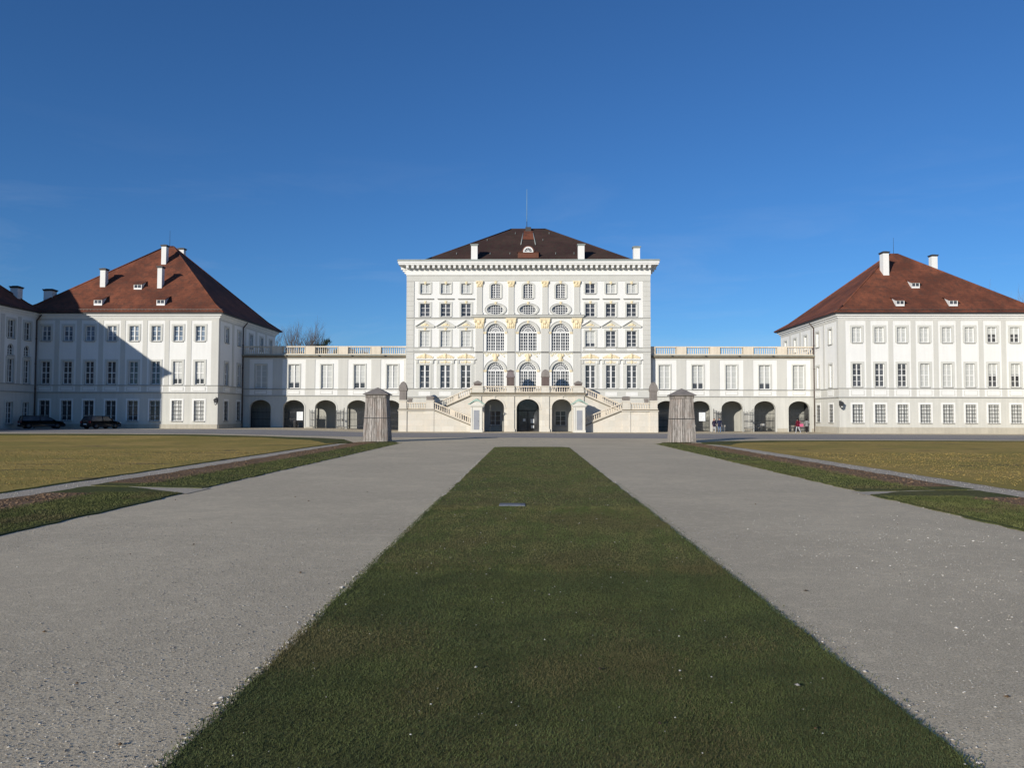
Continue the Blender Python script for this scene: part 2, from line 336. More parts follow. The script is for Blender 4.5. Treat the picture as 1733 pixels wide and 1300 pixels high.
def cloud_mesh(name, V, T, m, n_per, kind='stuff', matidx=None):
    me = bpy.data.meshes.new(name); me.vertices.add(len(V)); me.vertices.foreach_set('co', V.astype(np.float32).ravel())
    me.loops.add(T.size); me.loops.foreach_set('vertex_index', T.astype(np.int32).ravel())
    me.polygons.add(len(T)); me.polygons.foreach_set('loop_start', np.arange(0, T.size, n_per, dtype=np.int32)); me.polygons.foreach_set('loop_total', np.full(len(T), n_per, dtype=np.int32))
    for x in (m if isinstance(m, list) else [m]): me.materials.append(x)
    if matidx is not None: me.polygons.foreach_set('material_index', matidx.astype(np.int32))
    me.update(); me.validate()
    return put(name, me, m, kind=kind)
rng = np.random.default_rng(5)
def blades(name, regions, mats, z0=.018):
    P = []; Hh = []; Wd = []
    for x0, x1, y0, y1, dens, h, wd in regions:
        n = int((x1-x0)*(y1-y0)*dens); P.append(np.stack([rng.uniform(x0, x1, n), rng.uniform(y0, y1, n), np.full(n, z0)], 1)); Hh.append(h*rng.uniform(.5, 1.3, n)); Wd.append(wd*rng.uniform(.6, 1.4, n))
    P = np.concatenate(P); h = np.concatenate(Hh)[:, None]; wd = np.concatenate(Wd)[:, None]; n = len(P)
    a = rng.uniform(0, 2*PI, n); d = np.stack([np.cos(a), np.sin(a), np.zeros(n)], 1); lean = rng.normal(0, .55, (n, 3))*h; lean[:, 2] = 0
    V = np.empty((n, 3, 3)); V[:, 0] = P-d*wd; V[:, 1] = P+d*wd; V[:, 2] = P+lean+np.array([0, 0, 1])*h
    pr = np.random.default_rng(77); patch = np.zeros(n); dry = np.zeros(n)
    for q in range(14):
        wl = pr.uniform(.35, 2.6); th = pr.uniform(0, 2*PI); patch += np.cos(2*PI/wl*(P[:, 0]*math.cos(th)+P[:, 1]*math.sin(th)*.8)+pr.uniform(0, 7)); wl = pr.uniform(.6, 3.5); th = pr.uniform(0, 2*PI); dry += np.cos(2*PI/wl*(P[:, 0]*math.cos(th)+P[:, 1]*math.sin(th)*.7)+pr.uniform(0, 7))
    patch += rng.normal(0, 1.6, n); dry += rng.normal(0, 1.6, n)
    mi = np.where(dry > 3.4, 2, np.where(patch < -.2, 1, 0))
    cloud_mesh(name, V.reshape(-1, 3), np.arange(3*n).reshape(-1, 3), mats, 3, matidx=mi)
def leafm(name, c): return mat(name, c, .8, .2, .25, 1.5, 30)
G1, G2, G3 = leafm('grass_blade_green', (0.09, 0.112, 0.038)), leafm('grass_blade_dark', (0.066, 0.088, 0.033)), leafm('grass_blade_straw', (0.125, 0.112, 0.05))
blades('grass', [(SL-.02, SR+.02, 3.9, 7, 9000, .019, .003), (SL-.02, SR+.02, 7, 11, 4600, .02, .0042), (SL-.07, SL+.06, 3.9, 20, 2500, .028, .004), (SR-.06, SR+.05, 3.9, 20, 2200, .02, .004), (SR, SR+.17, 3.9, 24, 420, .014, .004), (SL-.14, SL, 3.9, 24, 300, .014, .004)], [G1, G2, G3])
GF = leafm('far_blade_olive_lit', (0.15, 0.148, 0.058)); GH = leafm('far_blade_green_lit', (0.1, 0.128, 0.04))  # farther blades: more olive, with view-angle brightening put into their colour
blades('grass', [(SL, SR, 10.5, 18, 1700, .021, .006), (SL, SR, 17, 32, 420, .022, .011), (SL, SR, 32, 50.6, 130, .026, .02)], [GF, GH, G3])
G4, G5 = leafm('verge_blade_green', (0.135, 0.145, 0.05)), leafm('verge_blade_dark', (0.095, 0.112, 0.036))
for s_ in (-1, 1):
    lo, hi = sorted((s_*9.1, s_*11.4))
    blades('grass', [(lo, hi, 11, 20.6, 1500, .035, .007), (lo, hi, 22.5, 36, 420, .035, .011), (lo, hi, 36, 57, 120, .035, .018)], [G4, G5, G3], .022)
GL1, GL2 = leafm('dry_blade_tan', (.36, .25, .08)), leafm('dry_blade_olive', (.29, .225, .068))
blades('grass', [(-34, -14, 15, 26, 60, .03, .016), (-46, -14, 26, 44, 22, .03, .026), (14.3, 34, 17, 26, 60, .03, .016), (14.3, 46, 26, 44, 22, .03, .026)], [GL1, GL2, GL2], .045)
def pebbles(name, pts, rad, mats):
    n = len(pts); base = np.array([(1,0,0),(-1,0,0),(0,1,0),(0,-1,0),(0,0,.8),(0,0,-.5)], float)
    tri = np.array([(0,2,4),(2,1,4),(1,3,4),(3,0,4),(2,0,5),(1,2,5),(3,1,5),(0,3,5)])
    a = rng.uniform(0, 2*PI, n); c, s = np.cos(a)[:, None], np.sin(a)[:, None]
    B = base[None]*(rad[:, None, None]*rng.uniform(.6, 1.3, (n, 6, 1)))*np.array([1.2, .9, .75])
    V = np.stack([B[..., 0]*c-B[..., 1]*s, B[..., 0]*s+B[..., 1]*c, B[..., 2]], -1)+pts[:, None, :]
    T = (tri[None]+6*np.arange(n)[:, None, None]).reshape(-1, 3)
    cloud_mesh(name, V.reshape(-1, 3), T, mats, 3, matidx=np.repeat(rng.integers(0, len(mats), n), 8))
PB = [mat('pale_pebble', (.62, .60, .55), .8, .3, .1, 9, 40), mat('grey_pebble', (.33, .31, .29), .85, .3, .1, 9, 40), mat('mid_pebble', (.46, .44, .40), .85, .3, .1, 9, 40)]
def scat(n, x0, x1, y0, y1, pw=2.0): 
    t = rng.uniform(0, 1, n)**pw; return np.stack([rng.uniform(x0, x1, n), y0+(y1-y0)*t, np.full(n, .004)], 1)
pp = np.concatenate([scat(60000, -9.2, SL, 4, 15, 1.6), scat(34000, SR, 9.2, 4, 15, 1.6)])
keep = (np.sin(pp[:, 0]*1.3+.8*np.sin(pp[:, 1]*.7))+np.sin(pp[:, 1]*.9+pp[:, 0]*.6)+rng.normal(0, .8, len(pp))) > -.5
pp = pp[keep]; PB.append(mat('dark_pebble', (.21, .195, .175), .9, .25, .12, 9, 40))
pebbles('gravel', pp, np.minimum(rng.gamma(2.2, .0013, len(pp))+.002, .011), [PB[1], PB[2], PB[1], PB[3], PB[3], PB[1], PB[3], PB[0]])
ed = [np.stack([SL-.05+rng.normal(0, .05, 2600), 4+34*rng.uniform(0, 1, 2600)**1.5, np.full(2600, .006)], 1), np.stack([SR+.05+rng.normal(0, .06, 900), 4+34*rng.uniform(0, 1, 900)**1.5, np.full(900, .006)], 1),
      np.stack([9.0+rng.normal(0, .08, 900), 11+34*rng.uniform(0, 1, 900), np.full(900, .006)], 1), np.stack([-9.0+rng.normal(0, .08, 500), 11+34*rng.uniform(0, 1, 500), np.full(500, .006)], 1), scat(330, SL, SR, 4.3, 26, 1.3)+np.array([0, 0, .045])]
nw = 330; ed = np.concatenate(ed); gp = ed[-nw:]; ed = ed[:-nw]; pebbles('gravel', gp, rng.gamma(2, .0022, nw)+.003, [PB[0], PB[2], PB[1]]); pebbles('gravel', ed, np.minimum(rng.gamma(2.0, .0032, len(ed))+.003, .022), PB)
br_ = np.stack([rng.uniform(4, 9, 1300), 7+10*rng.uniform(0, 1, 1300)**1.2, np.full(1300, .003)], 1); pebbles('gravel', br_, rng.gamma(2, .0022, 1300)+.003, [PB[0], PB[2]])
n = 4200; sd_ = np.where(rng.uniform(0, 1, n) < .5, -1, 1); pebbles('gravel', np.stack([sd_*np.where(rng.uniform(0, 1, n) < .35, 12.45+rng.normal(0, .1, n), rng.uniform(12.4, 13.8, n)), rng.uniform(15, 50, n), np.full(n, .012)], 1), np.minimum(rng.gamma(2.2, .0045, n)+.005, .025), [PB[1], PB[2], PB[2]])
n = 90; lf = np.stack([rng.uniform(-8.6, 8.6, n), 5+40*rng.uniform(0, 1, n)**1.4, np.full(n, .012)], 1); lf[np.abs(lf[:, 0]-.25) < 2.4, 2] = .045
pebbles('fallen_leaves', lf, rng.uniform(.008, .024, n), [mat('dead_leaf', (.06, .045, .035), .9, .1, .2, 8, 30), mat('brown_leaf', (.13, .085, .05), .9, .1, .2, 8, 30)])
for s_ in (-1, 1):
    n = 5200; cl = np.stack([s_*rng.uniform(11.25, 12.5, n), np.where(rng.uniform(0, 1, n) < .3, rng.uniform(12, 20.2, n), rng.uniform(23.6, 58, n)), np.full(n, .03)], 1)
    pebbles('soil_clods', cl, rng.gamma(2, .009, n)+.008, [SOIL])

# ---------------------------------------------------------------- windows
_cache = {}
def win_frame(w, h, cols, rows, mid=.1, trans=None, bar=.045, y=.16):
    m = MB(); o = .07; x0, x1 = -w/2, w/2
    m.box(x0, x0+o, y, y+.08, 0, h); m.box(x1-o, x1, y, y+.08, 0, h); m.box(x0+o, x1-o, y, y+.08, 0, o*1.3); m.box(x0+o, x1-o, y, y+.08, h-o, h)
    if mid: m.box(-mid/2, mid/2, y-.03, y+.07, o*1.3, h-o)
    if trans: m.box(x0+o, x1-o, y-.02, y+.06, trans-.05, trans+.05)
    hc = cols//2; inner = (w/2-o-mid/2)
    for sgn in (-1, 1):
        for k in range(1, hc):
            x = sgn*(mid/2+inner*k/hc); m.box(x-bar/2, x+bar/2, y+.012, y+.055, o*1.3, h-o)
    for k in range(1, rows):
        z = h*k/rows
        if trans and abs(z-trans) < .1: continue
        m.box(x0+o, x1-o, y+.018, y+.05, z-bar/2, z+bar/2)
    return m
def surround(w, h, t=.22, p=.06, sill=True, top=0):
    m = MB(); x0, x1 = -w/2, w/2
    m.box(x0-t, x0, -p, .03, 0, h+t+top); m.box(x1, x1+t, -p, .03, 0, h+t+top); m.box(x0, x1, -p+.004, .03, h, h+t+top)
    return m
def sill_mb(w): 
    m = MB(); m.box(-w/2-.06, w/2+.06, -.14, .16, -.1, 0); return m
def pane_mb(w, h): m = MB(); m.quad((-w/2, 0, 0), (w/2, 0, 0), (w/2, 0, h), (-w/2, 0, h)); return m
def half_blind(w, h, k):
    m = MB(); m.quad((-w/2, 0, 0), (w/2, 0, 0), (w/2, 0, h*k), (-w/2, 0, h*k), 0); m.quad((-w/2, 0, h*k), (w/2, 0, h*k), (w/2, 0, h), (-w/2, 0, h), 1); return m
def cached(key, fn, name, mats):
    if key not in _cache:
        me = fn().mesh(name); [me.materials.append(x) for x in (mats if isinstance(mats, (list, tuple)) else [mats])]; _cache[key] = me
    return _cache[key]
def window(face, u, z, w, h, cols=2, rows=3, style='dark', t=.22, mid=.1, trans=None, sur=True, surmat=TRIM, grille=False, bar=.045, sill=LINE):
    f = face.put('window', cached(('f', w, h, cols, rows, mid, trans, bar), lambda: win_frame(w, h, cols, rows, mid, trans, bar), 'window', FRAME), FRAME, u, z)
    pm = {'dark': GLASS, 'blind': BLIND, 'blue': GLASSB}.get(style)
    if pm: me = cached(('p', w, h, style), lambda: pane_mb(w, h), 'pane', pm)
    else: me = cached(('p', w, h, style), lambda: half_blind(w, h, .27 if style == 'low' else .55), 'pane', [GLASS, BLIND])
    p = put('pane', me, pm, f, (0, .215, 0)); p.rotation_euler = (R(random.uniform(-1.1, 1.1)), 0, R(random.uniform(-1.1, 1.1)))
    if sur: put('surround', cached(('s', w, h, t, surmat.name), lambda: surround(w, h, t), 'surround', surmat), surmat, f)
    if sill: put('sill', cached(('l', w), lambda: sill_mb(w), 'sill', sill), sill, f)
    if grille:
        def gm():
            m = MB()
            for k in range(4): x = -w/2+w*(k+.5)/4; m.box(x-.018, x+.018, .03, .06, 0, h)
            for k in range(5): zz = h*(k+.5)/5; m.box(-w/2, w/2, .02, .028, zz-.02, zz+.02)
            return m
        put('grille', cached(('g', w, h), gm, 'grille', IRON), IRON, f)
    return f
def arch_window(face, u, z0, w, zs, zt, z_draw=None):
    """round-headed glazed door or window with a fan light; origin at its foot"""
    def fr():
        m = MB(); r = w/2; y = .2; h = zs-z0; o = .08
        m.box(-r, -r+o, y, y+.08, 0, h); m.box(r-o, r, y, y+.08, 0, h); m.box(-r+o, r-o, y, y+.08, 0, .12)
        m.ring(0, h, r-o, r, 0, PI, y, y+.08, 20); m.box(-r+o, r-o, y-.02, y+.09, h-.02, h+.17); m.box(-.075, .075, y-.02, y+.07, .12, h-.02)
        for sg in (-1, 1):
            m.box(sg*r*.52-.05, sg*r*.52+.05, y+.004, y+.066, .12, h-.02)
            for k in (.26, .78): m.box(sg*r*k-.027, sg*r*k+.027, y+.015, y+.05, .12, h-.02)
        n = max(3, round(h/.42))
        for k in range(1, n): m.box(-r+o, r-o, y+.02, y+.045, h*k/n-.025, h*k/n+.025)
        rr = zt-zs
        m.ring(0, h+.1, r*.42, r*.5, 0, PI, y+.005, y+.06, 14); m.ring(0, h+.1, r*.70, r*.745, 0, PI, y+.012, y+.05, 16); m.ring(0, h+.1, r*.16, r*.2, 0, PI, y+.012, y+.05, 8)
        for k in range(1, 10):
            a = PI*k/10; c, s = math.cos(a), math.sin(a); t = .022
            for ra, rb in ((.2, .42), (.5, .9)):
                m.prism([(r*ra*c-t*s, h+.1+r*ra*s+t*c), (r*ra*c+t*s, h+.1+r*ra*s-t*c), (r*rb*c+t*s, h+.1+r*rb*s-t*c), (r*rb*c-t*s, h+.1+r*rb*s+t*c)], y+.02, y+.045)
        return m
    def pn():
        m = MB(); r = w/2; h = zs-z0; pts = [(-r, 0), (r, 0)]+[(r*math.cos(PI*k/18), h+r*math.sin(PI*k/18)) for k in range(19)]
        m.add([(p[0], 0, p[1]) for p in pts], [tuple(range(len(pts)))]); return m
    def su():
        m = MB(); r = w/2; h = zs-z0; m.ring(0, h, r, r+.3, 0, PI, -.06, .03, 22); m.ring(0, h, r+.3, r+.36, 0, PI, -.12, .03, 22, 1); return m
    def im():
        m = MB(); r = w/2; h = zs-z0
        for sg in (-1, 1): a, b = sorted((sg*r, sg*(r+.4))); m.box(a, b, -.1, .03, h-.02, h+.13); m.box(a+.03, b-.03, -.06, .03, h-.12, h-.02)
        return m
    f = face.put('arched_window', cached(('af', w, z0, zs), fr, 'arched_window', FRAME), FRAME, u, z0)
    p = put('pane', cached(('ap', w, z0, zs), pn, 'pane', GLASS), GLASS, f, (0, .262, 0)); p.rotation_euler = (R(random.uniform(-.4, .4)), 0, R(random.uniform(-.4, .4)))
    put('archivolt', cached(('as', w, z0, zs), su, 'archivolt', [TRIM, LINE]), TRIM, f); put('impost', cached(('ai', w, z0, zs), im, 'impost', GOLD), GOLD, f)
    return f
def roof_hip(x0, x1, y0, y1, z0, rx0, rx1, ry, z1, flare=True):
    m = MB(); A = [(x0, y0, z0), (x1, y0, z0), (x1, y1, z0), (x0, y1, z0)]; Rg = [(rx0, ry, z1), (rx1, ry, z1)]
    def lerp(a, b, t): return tuple(a[i]+(b[i]-a[i])*t for i in range(3))
    tops = [Rg[0], Rg[1], Rg[1], Rg[0]]
    B = [lerp(A[i], tops[i], .14) for i in range(4)]
    if flare: B = [(b[0], b[1], b[2]-.30) for b in B]
    m.add(A+B+Rg, [(0,1,5,4),(1,2,6,5),(2,3,7,6),(3,0,4,7),(4,5,9,8),(5,6,9),(6,7,8,9),(7,4,8)])
    rr = .11
    for i in range(4): m.tube(A[i], B[i], rr, rr, 6); m.tube(B[i], tops[i], rr, rr, 6)
    m.tube(Rg[0], Rg[1], rr, rr, 6); return m
def chimney_mb(w, d, h, sink=1.2):
    m = MB(); m.box(-w/2, w/2, -d/2, d/2, -sink, h-.22); m.box(-w/2-.06, w/2+.06, -d/2-.06, d/2+.06, h-.22, h-.1, 1); m.box(-w/2-.12, w/2+.12, -d/2-.12, d/2+.12, h-.1, h, 1); m.box(-w/2+.12, w/2-.12, -d/2+.12, d/2-.12, h, h+.08, 2); return m
def dormer(roof, loc, w=1.0, h=.48, slope=.79, rz=0):
    L = h/slope*1.9; ztop = h+.06; zb = ztop-.02+L*slope*.47
    m = MB(); x = w/2
    m.add([(-x,0,-.25),(-x,0,h),(-x,L,h+L*.42)], [(0, 1, 2)], 0); m.add([(x,0,-.25),(x,L,h+L*.42),(x,0,h)], [(0, 1, 2)], 0)
    m.box(-x, x, -.03, .04, -.2, .04, 0); m.box(-x, -x+.08, -.03, .04, .04, h, 0); m.box(x-.08, x, -.03, .04, .04, h, 0); m.box(-x+.08, x-.08, -.03, .04, h-.06, h, 0); m.box(-x+.08, x-.08, .02, .1, .04, h-.06, 1); m.box(-.03, .03, -.03, .02, .04, h-.06, 0)
    m.add([(-x-.1,-.15,h),(x+.1,-.15,h),(x+.1,L+.3,h+(L+.3)*.43),(-x-.1,L+.3,h+(L+.3)*.43),(-x-.1,-.15,h+.07),(x+.1,-.15,h+.07),(x+.1,L+.3,h+.07+(L+.3)*.43),(-x-.1,L+.3,h+.07+(L+.3)*.43)],
          [(0,1,5,4),(1,2,6,5),(2,3,7,6),(3,0,4,7),(4,5,6,7),(3,2,1,0)], 2)
    return put('dormer', m, [FRAME, GLASS, ROOFRED], roof, loc, rz)
# ---------------------------------------------------------------- main palace (front at y = 100)
PAL = thing('palace', 'tall white five storey palace block with dark hipped roof and gilded ornament in the middle', 'palace', (0, 110, 0))
FM = Face(PAL, 0, 100); W2 = 15.58
SIDE = [-13.19, -10.55, -7.93, 7.93, 10.55, 13.19]; MIDX = [-4.15, 0, 4.15]
H_ = []
for x in SIDE:
    H_ += [(x-.63, x+.63, 17.6, 18.88), (x-.63, x+.63, 14.62, 16.3), (x-.63, x+.63, 10.75, 12.8), (x-.63, x+.63, 5.46, 8.41)]
for x in MIDX:
    H_ += [(x-.61, x+.61, 17.0, 18.85, 18.6), (x-1.1, x+1.1, 14.92, 16.14, 'o'), (x-1.17, x+1.17, 10.2, 13.72, 12.55), (x-1.12, x+1.12, 4.83, 8.79, 7.67)]
H_ += [(-4.85, -3.45, .7, 2.6), (3.45, 4.85, .7, 2.6), (-1.1, 1.1, 0, 3.3, 2.2)]
m = MB(); m.wall(-W2, W2, 4.4, 21.2, [h for h in H_ if h[2] > 4.4], .32, 0, 0); m.wall(-W2, W2, 0, 4.4, [h for h in H_ if h[2] < 4.4], .32, 1, 1)
m.quad((-W2, 0, 0), (-W2, 0, 21.2), (-W2, 20, 21.2), (-W2, 20, 0), 0); m.quad((W2, 0, 0), (W2, 20, 0), (W2, 20, 21.2), (W2, 0, 21.2), 0); m.quad((-W2, 20, 0), (-W2, 20, 21.2), (W2, 20, 21.2), (W2, 20, 0), 0)
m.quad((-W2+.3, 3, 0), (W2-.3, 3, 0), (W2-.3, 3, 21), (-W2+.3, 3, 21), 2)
FM.put('wall', m, [WHITE, PALE, DARKIN])
for x in SIDE:
    lite = x < 0
    window(FM, x, 17.6, 1.26, 1.28, 2, 2, 'blind' if x not in (7.93,) else 'dark', .23)
    window(FM, x, 14.62, 1.26, 1.68, 2, 3, 'dark', .23); window(FM, x, 10.75, 1.26, 2.05, 2, 4, 'blind' if lite else ('low' if x == 7.93 else 'dark'), .23)
    window(FM, x, 5.46, 1.26, 2.95, 2, 4, 'dark', .28, mid=.2)
def hood_mb():
    m = MB(); m.box(-1.06, 1.06, -.2, .02, .06, .14); m.box(-1.0, 1.0, -.13, .02, 0, .06); return m
def ped_mb():
    m = MB(); m.prism([(-1.16, 0), (1.16, 0), (0, .78)], -.05, .02, 0); m.box(-1.2, 1.2, -.2, .02, -.07, .05, 0)
    for sg in (-1, 1): m.prism([(sg*1.24, .03), (sg*1.24, .13), (0, .92), (0, .80)][::sg], -.22, .02, 0)
    m.blob(0, -.06, .3, .34, .07, .18, 1); m.blob(-.35, -.05, .2, .2, .05, .1, 1); m.blob(.35, -.05, .2, .2, .05, .1, 1); return m
def cornice_mb():
    m = MB(); m.box(-1.3, 1.3, -.3, .02, .07, .16); m.box(-1.2, 1.2, -.2, .02, 0, .07); m.box(-.92, .92, -.05, .02, -.55, 0, 0)
    for sg in (-1, 1): a, b = sorted((sg*.86, sg*1.12)); m.box(a, b, -.16, .02, -.42, 0, 1); m.box(a, b, -.03, .02, -3.5, -.42, 1)
    return m
def keystone_mb():
    m = MB(); m.prism([(-.11, 0), (.11, 0), (.16, .34), (-.16, .34)], -.1, 0); m.blob(0, -.1, .2, .1, .05, .12); return m
def cartouche_mb(big=1.0):
    m = MB(); r = random.Random(3)
    m.blob(0, -.05, .36, .26, .13, .34, 0); m.blob(0, -.12, .4, .13, .1, .16, 0)
    for sg in (-1, 1):
        for k in range(11):
            x = .2+.085*k; hh = .34*(1-(k/11)**1.6)+.08
            m.blob(sg*x, -.03, .08+hh*.55+r.uniform(-.03, .03), .1, .07, hh*.62, 0, 6, 4)
        for k in range(5): m.blob(sg*(.25+.19*k), -.07, .12+r.uniform(0, .25)*(1-k/6), .1, .06, .07, 0, 6, 4)
    return m
def festoon_mb():
    m = MB(); m.blob(0, -.06, .2, .15, .08, .22)
    for sg in (-1, 1):
        for k in range(4): m.blob(sg*(.16+.14*k), -.04, .24-.1*math.sin(k*.9), .1, .05, .09, 0, 6, 4)
    return m
for x in SIDE:
    FM.put('hood_moulding', cached('hood', hood_mb, 'hood_moulding', LINE), LINE, x, 16.82); FM.put('pediment', cached('ped', ped_mb, 'pediment', [TRIM, GOLD]), TRIM, x, 13.3)
    FM.put('window_cornice', cached('wcor', cornice_mb, 'window_cornice', [WHITE, TRIM]), TRIM, x, 9.04); FM.put('cartouche', cached('cart', cartouche_mb, 'cartouche', GOLD), GOLD, x, 9.22)
    FM.put('festoon', cached('fest', festoon_mb, 'festoon', GOLD), GOLD, x, 8.6)
    for z in (18.8, 16.3, 12.84): FM.put('keystone', cached('key', keystone_mb, 'keystone', GOLD), GOLD, x, z)
for x in MIDX:
    wf = window(FM, x, 17.0, 1.22, 1.85, 4, 6, 'dark', .26, mid=.12, bar=.055, sur=False)
    def segsur():
        m = MB(); r = .61
        for sg in (-1, 1): a, b = sorted((sg*r, sg*(r+.26))); m.box(a, b, -.06, .03, 0, 1.6)
        for k in range(12):
            p, q = PI*k/12, PI*(k+1)/12
            m.prism([(r*math.cos(p), 1.6+.25*math.sin(p)), ((r+.26)*math.cos(p), 1.6+.5*math.sin(p)), ((r+.26)*math.cos(q), 1.6+.5*math.sin(q)), (r*math.cos(q), 1.6+.25*math.sin(q))], -.06, .03)
        return m
    put('surround', cached('segs', segsur, 'surround', TRIM), TRIM, wf)
    def oval():
        m = MB(); m.ring(0, 0, .93, 1.0, 0, 2*PI, .2, .28, 30, sx=1.1, sz=.61); n = 6
        for k in range(-3, 4): xx = k*.3; hh = .6*math.sqrt(max(0, 1-(xx/1.1)**2)); m.box(xx-.028, xx+.028, .212, .25, -hh, hh)
        for z in (-.3, 0, .3): ww = 1.08*math.sqrt(1-(z/.61)**2); m.box(-ww, ww, .222, .245, z-.025, z+.025)
        return m
    o = FM.put('oval_window', cached('oval', oval, 'oval_window', FRAME), FRAME, x, 15.53)
    def ovp(): m = MB(); m.add([(1.1*math.cos(2*PI*k/28), 0, .61*math.sin(2*PI*k/28)) for k in range(28)], [tuple(range(28))]); return m
    put('pane', cached('ovp', ovp, 'pane', GLASS), GLASS, o, (0, .27, 0))
    def ovs(): m = MB(); m.ring(0, 0, 1.0, 1.22, 0, 2*PI, -.06, .03, 30, 0, 1.11, .63); m.ring(0, 0, 1.221, 1.27, 0, 2*PI, -.1, .03, 30, 1, 1.11, .66); return m
    put('surround', cached('ovs', ovs, 'surround', [TRIM, LINE]), TRIM, o)
    arch_window(FM, x, 10.2, 2.34, 12.55, 13.72); arch_window(FM, x, 4.83, 2.24, 7.67, 8.79)
    for z in (18.85, 16.2): FM.put('keystone', cached('key', keystone_mb, 'keystone', GOLD), GOLD, x, z)
    def bigkey():
        m = MB(); m.blob(0, -.1, .55, .26, .14, .55)
        for sg in (-1, 1): m.blob(sg*.28, -.06, .85, .2, .08, .22); m.blob(sg*.22, -.06, .25, .13, .08, .2)
        return m
    FM.put('cartouche', cached('bk', bigkey, 'cartouche', GOLD), GOLD, x, 8.85)
    FM.put('keystone', cached('key', keystone_mb, 'keystone', GOLD), GOLD, x, 13.78)
    def spandrel():
        m = MB(); r = random.Random(9)
        for sg in (-1, 1):
            for k in range(16): a = r.uniform(0, 1); m.blob(sg*(.55+a*.98), -.012, 1.02-r.uniform(0, .85)*a, .1, .03, .07, 0, 5, 3)
        return m
    FM.put('spandrel_relief', cached('spn', spandrel, 'spandrel_relief', mat('faded_gold_relief', (.72, .66, .45), .8, .3, .08, 3, 12)), GOLD, x, 8.95)
def pil(w, z0, z1, cap, capw, pname='pilaster'):
    def b():
        m = MB(); m.box(-w/2, w/2, -.1, .02, .3, z1-z0); m.box(-w/2-.07, w/2+.07, -.16, .02, 0, .3); return m
    def c():
        m = MB(); h = cap; m.tbox(-w/2, w/2, -.13, .02, 0, -capw/2+.06, capw/2-.06, -.2, .02, h*.86); m.box(-capw/2, capw/2, -.26, .02, h*.86, h)
        for sg in (-1, 1): m.blob(sg*capw*.4, -.2, h*.72, .13*capw, .1, .16*h); m.blob(sg*w*.26, -.17, h*.3, .12*capw, .08, .25*h)
        m.blob(0, -.2, h*.6, .15*capw, .1, .2*h); m.blob(0, -.16, h*.22, .12*capw, .08, .2*h); return m
    return b, c
for x in (-6.22, -2.17, 2.17, 6.22):
    b, c = pil(.72, 14.86, 18.42, .78, .95); p = FM.put('pilaster', cached('pu', b, 'pilaster', GREY), GREY, x, 14.86); put('capital', cached('cu', c, 'capital', GOLD), GOLD, p, (0, 0, 3.56))
    b, c = pil(1.0, 5.43, 13.1, 1.32, 1.34); p = FM.put('pilaster', cached('pl', b, 'pilaster', GREY), GREY, x, 5.43); put('capital', cached('cl', c, 'capital', GOLD), GOLD, p, (0, 0, 7.67))
for sx in (-1, 1):                            # rusticated corner strips
    m = MB(); z = 5.45
    while z < 19.1:
        z1 = min(z+.62, 19.2); m.box(-.49, .49, -.08, .02, z, z1-.035); m.box(-.47, .47, -.045, .02, z1-.035, z1); z = z1
    FM.put('corner_quoins', m, GREY, sx*(W2-.49), 0)
m = MB()                                      # string courses, sill bands, apron panels
for sg in (-1, 1):
    a, b = sorted((sg*6.95, sg*(W2+.02))); m.box(a, b, -.16, .02, 14.42, 14.52, 1); m.box(a, b, -.09, .02, 14.26, 14.42, 0)
    m.box(a, b, -.12, .02, 10.62, 10.70, 1); m.box(a, b, -.055, .02, 10.24, 10.62, 0)
    for x in (7.93, 10.55, 13.19): m.box(sg*x-.62, sg*x+.62, -.07, -.05, 10.29, 10.57, 2); m.box(sg*x-.75, sg*x+.75, -.068, .02, 4.5, 5.0, 2)
m.box(-W2-.02, W2+.02, -.15, .02, 10.08, 10.18, 1); m.box(-W2-.02, W2+.02, -.10, .02, 9.98, 10.08, 0)
m.box(-W2-.02, W2+.02, -.17, .02, 5.33, 5.43, 1); m.box(-W2-.02, W2+.02, -.05, .02, 4.35, 5.33, 0); m.box(-W2-.02, W2+.02, -.14, .02, 4.26, 4.35, 1)
m.box(-W2-.01, W2+.01, -.07, .02, 19.22, 19.9, 0); m.box(-W2-.02, W2+.02, -.12, .02, 19.9, 19.97, 1)
FM.put('string_courses', m, [TRIM, LINE, WHITE])
m = MB(); m.box(-7.0, 7.0, -.26, .02, 14.45, 14.56, 0); m.box(-7.12, 7.12, -.42, .02, 14.56, 14.74, 0); m.box(-7.2, 7.2, -.5, .02, 14.74, 14.84, 1); FM.put('entablature', m, [TRIM, LINE])
m = MB(); Bx = lambda d, z0, z1, k: m.box(-W2-d, W2+d, 100-110-d, 120-110+d, z0, z1, k)
Bx(.06, 19.97, 20.66, 0); Bx(.14, 20.66, 20.74, 0); Bx(.08, 20.74, 21.16, 0); Bx(.92, 21.16, 21.34, 0); Bx(1.0, 21.34, 21.62, 0); Bx(1.08, 21.62, 21.74, 1); Bx(1.02, 21.74, 21.83, 1)
COR = put('cornice', m, [WHITE, LEAD], PAL)
def br_mb():
    m = MB(); m.prism([(-.15, 0), (.15, 0), (.15, .4), (-.15, .4)], -.72, 0); m.box(-.19, .19, -.8, 0, .33, .4); m.blob(0, -.62, .06, .14, .16, .1, 0, 6, 4); return m
for k in range(47): put('bracket', cached('brk', br_mb, 'bracket', WHITE), WHITE, COR, (-15.4+30.8*k/46, -10.08, 20.755))
for k in range(14):
    for sg in (-1, 1): put('bracket', cached('brk', br_mb, 'bracket', WHITE), WHITE, COR, (sg*(W2+.08), -9.5+19*k/13, 20.755), sg*PI/2)
ROOF = put('roof', roof_hip(-14.2, 14.2, 99.95, 120.05, 21.57, -2.4, 2.4, 110, 28.28, False), ROOFDK, PAL, (0, -110, 0))
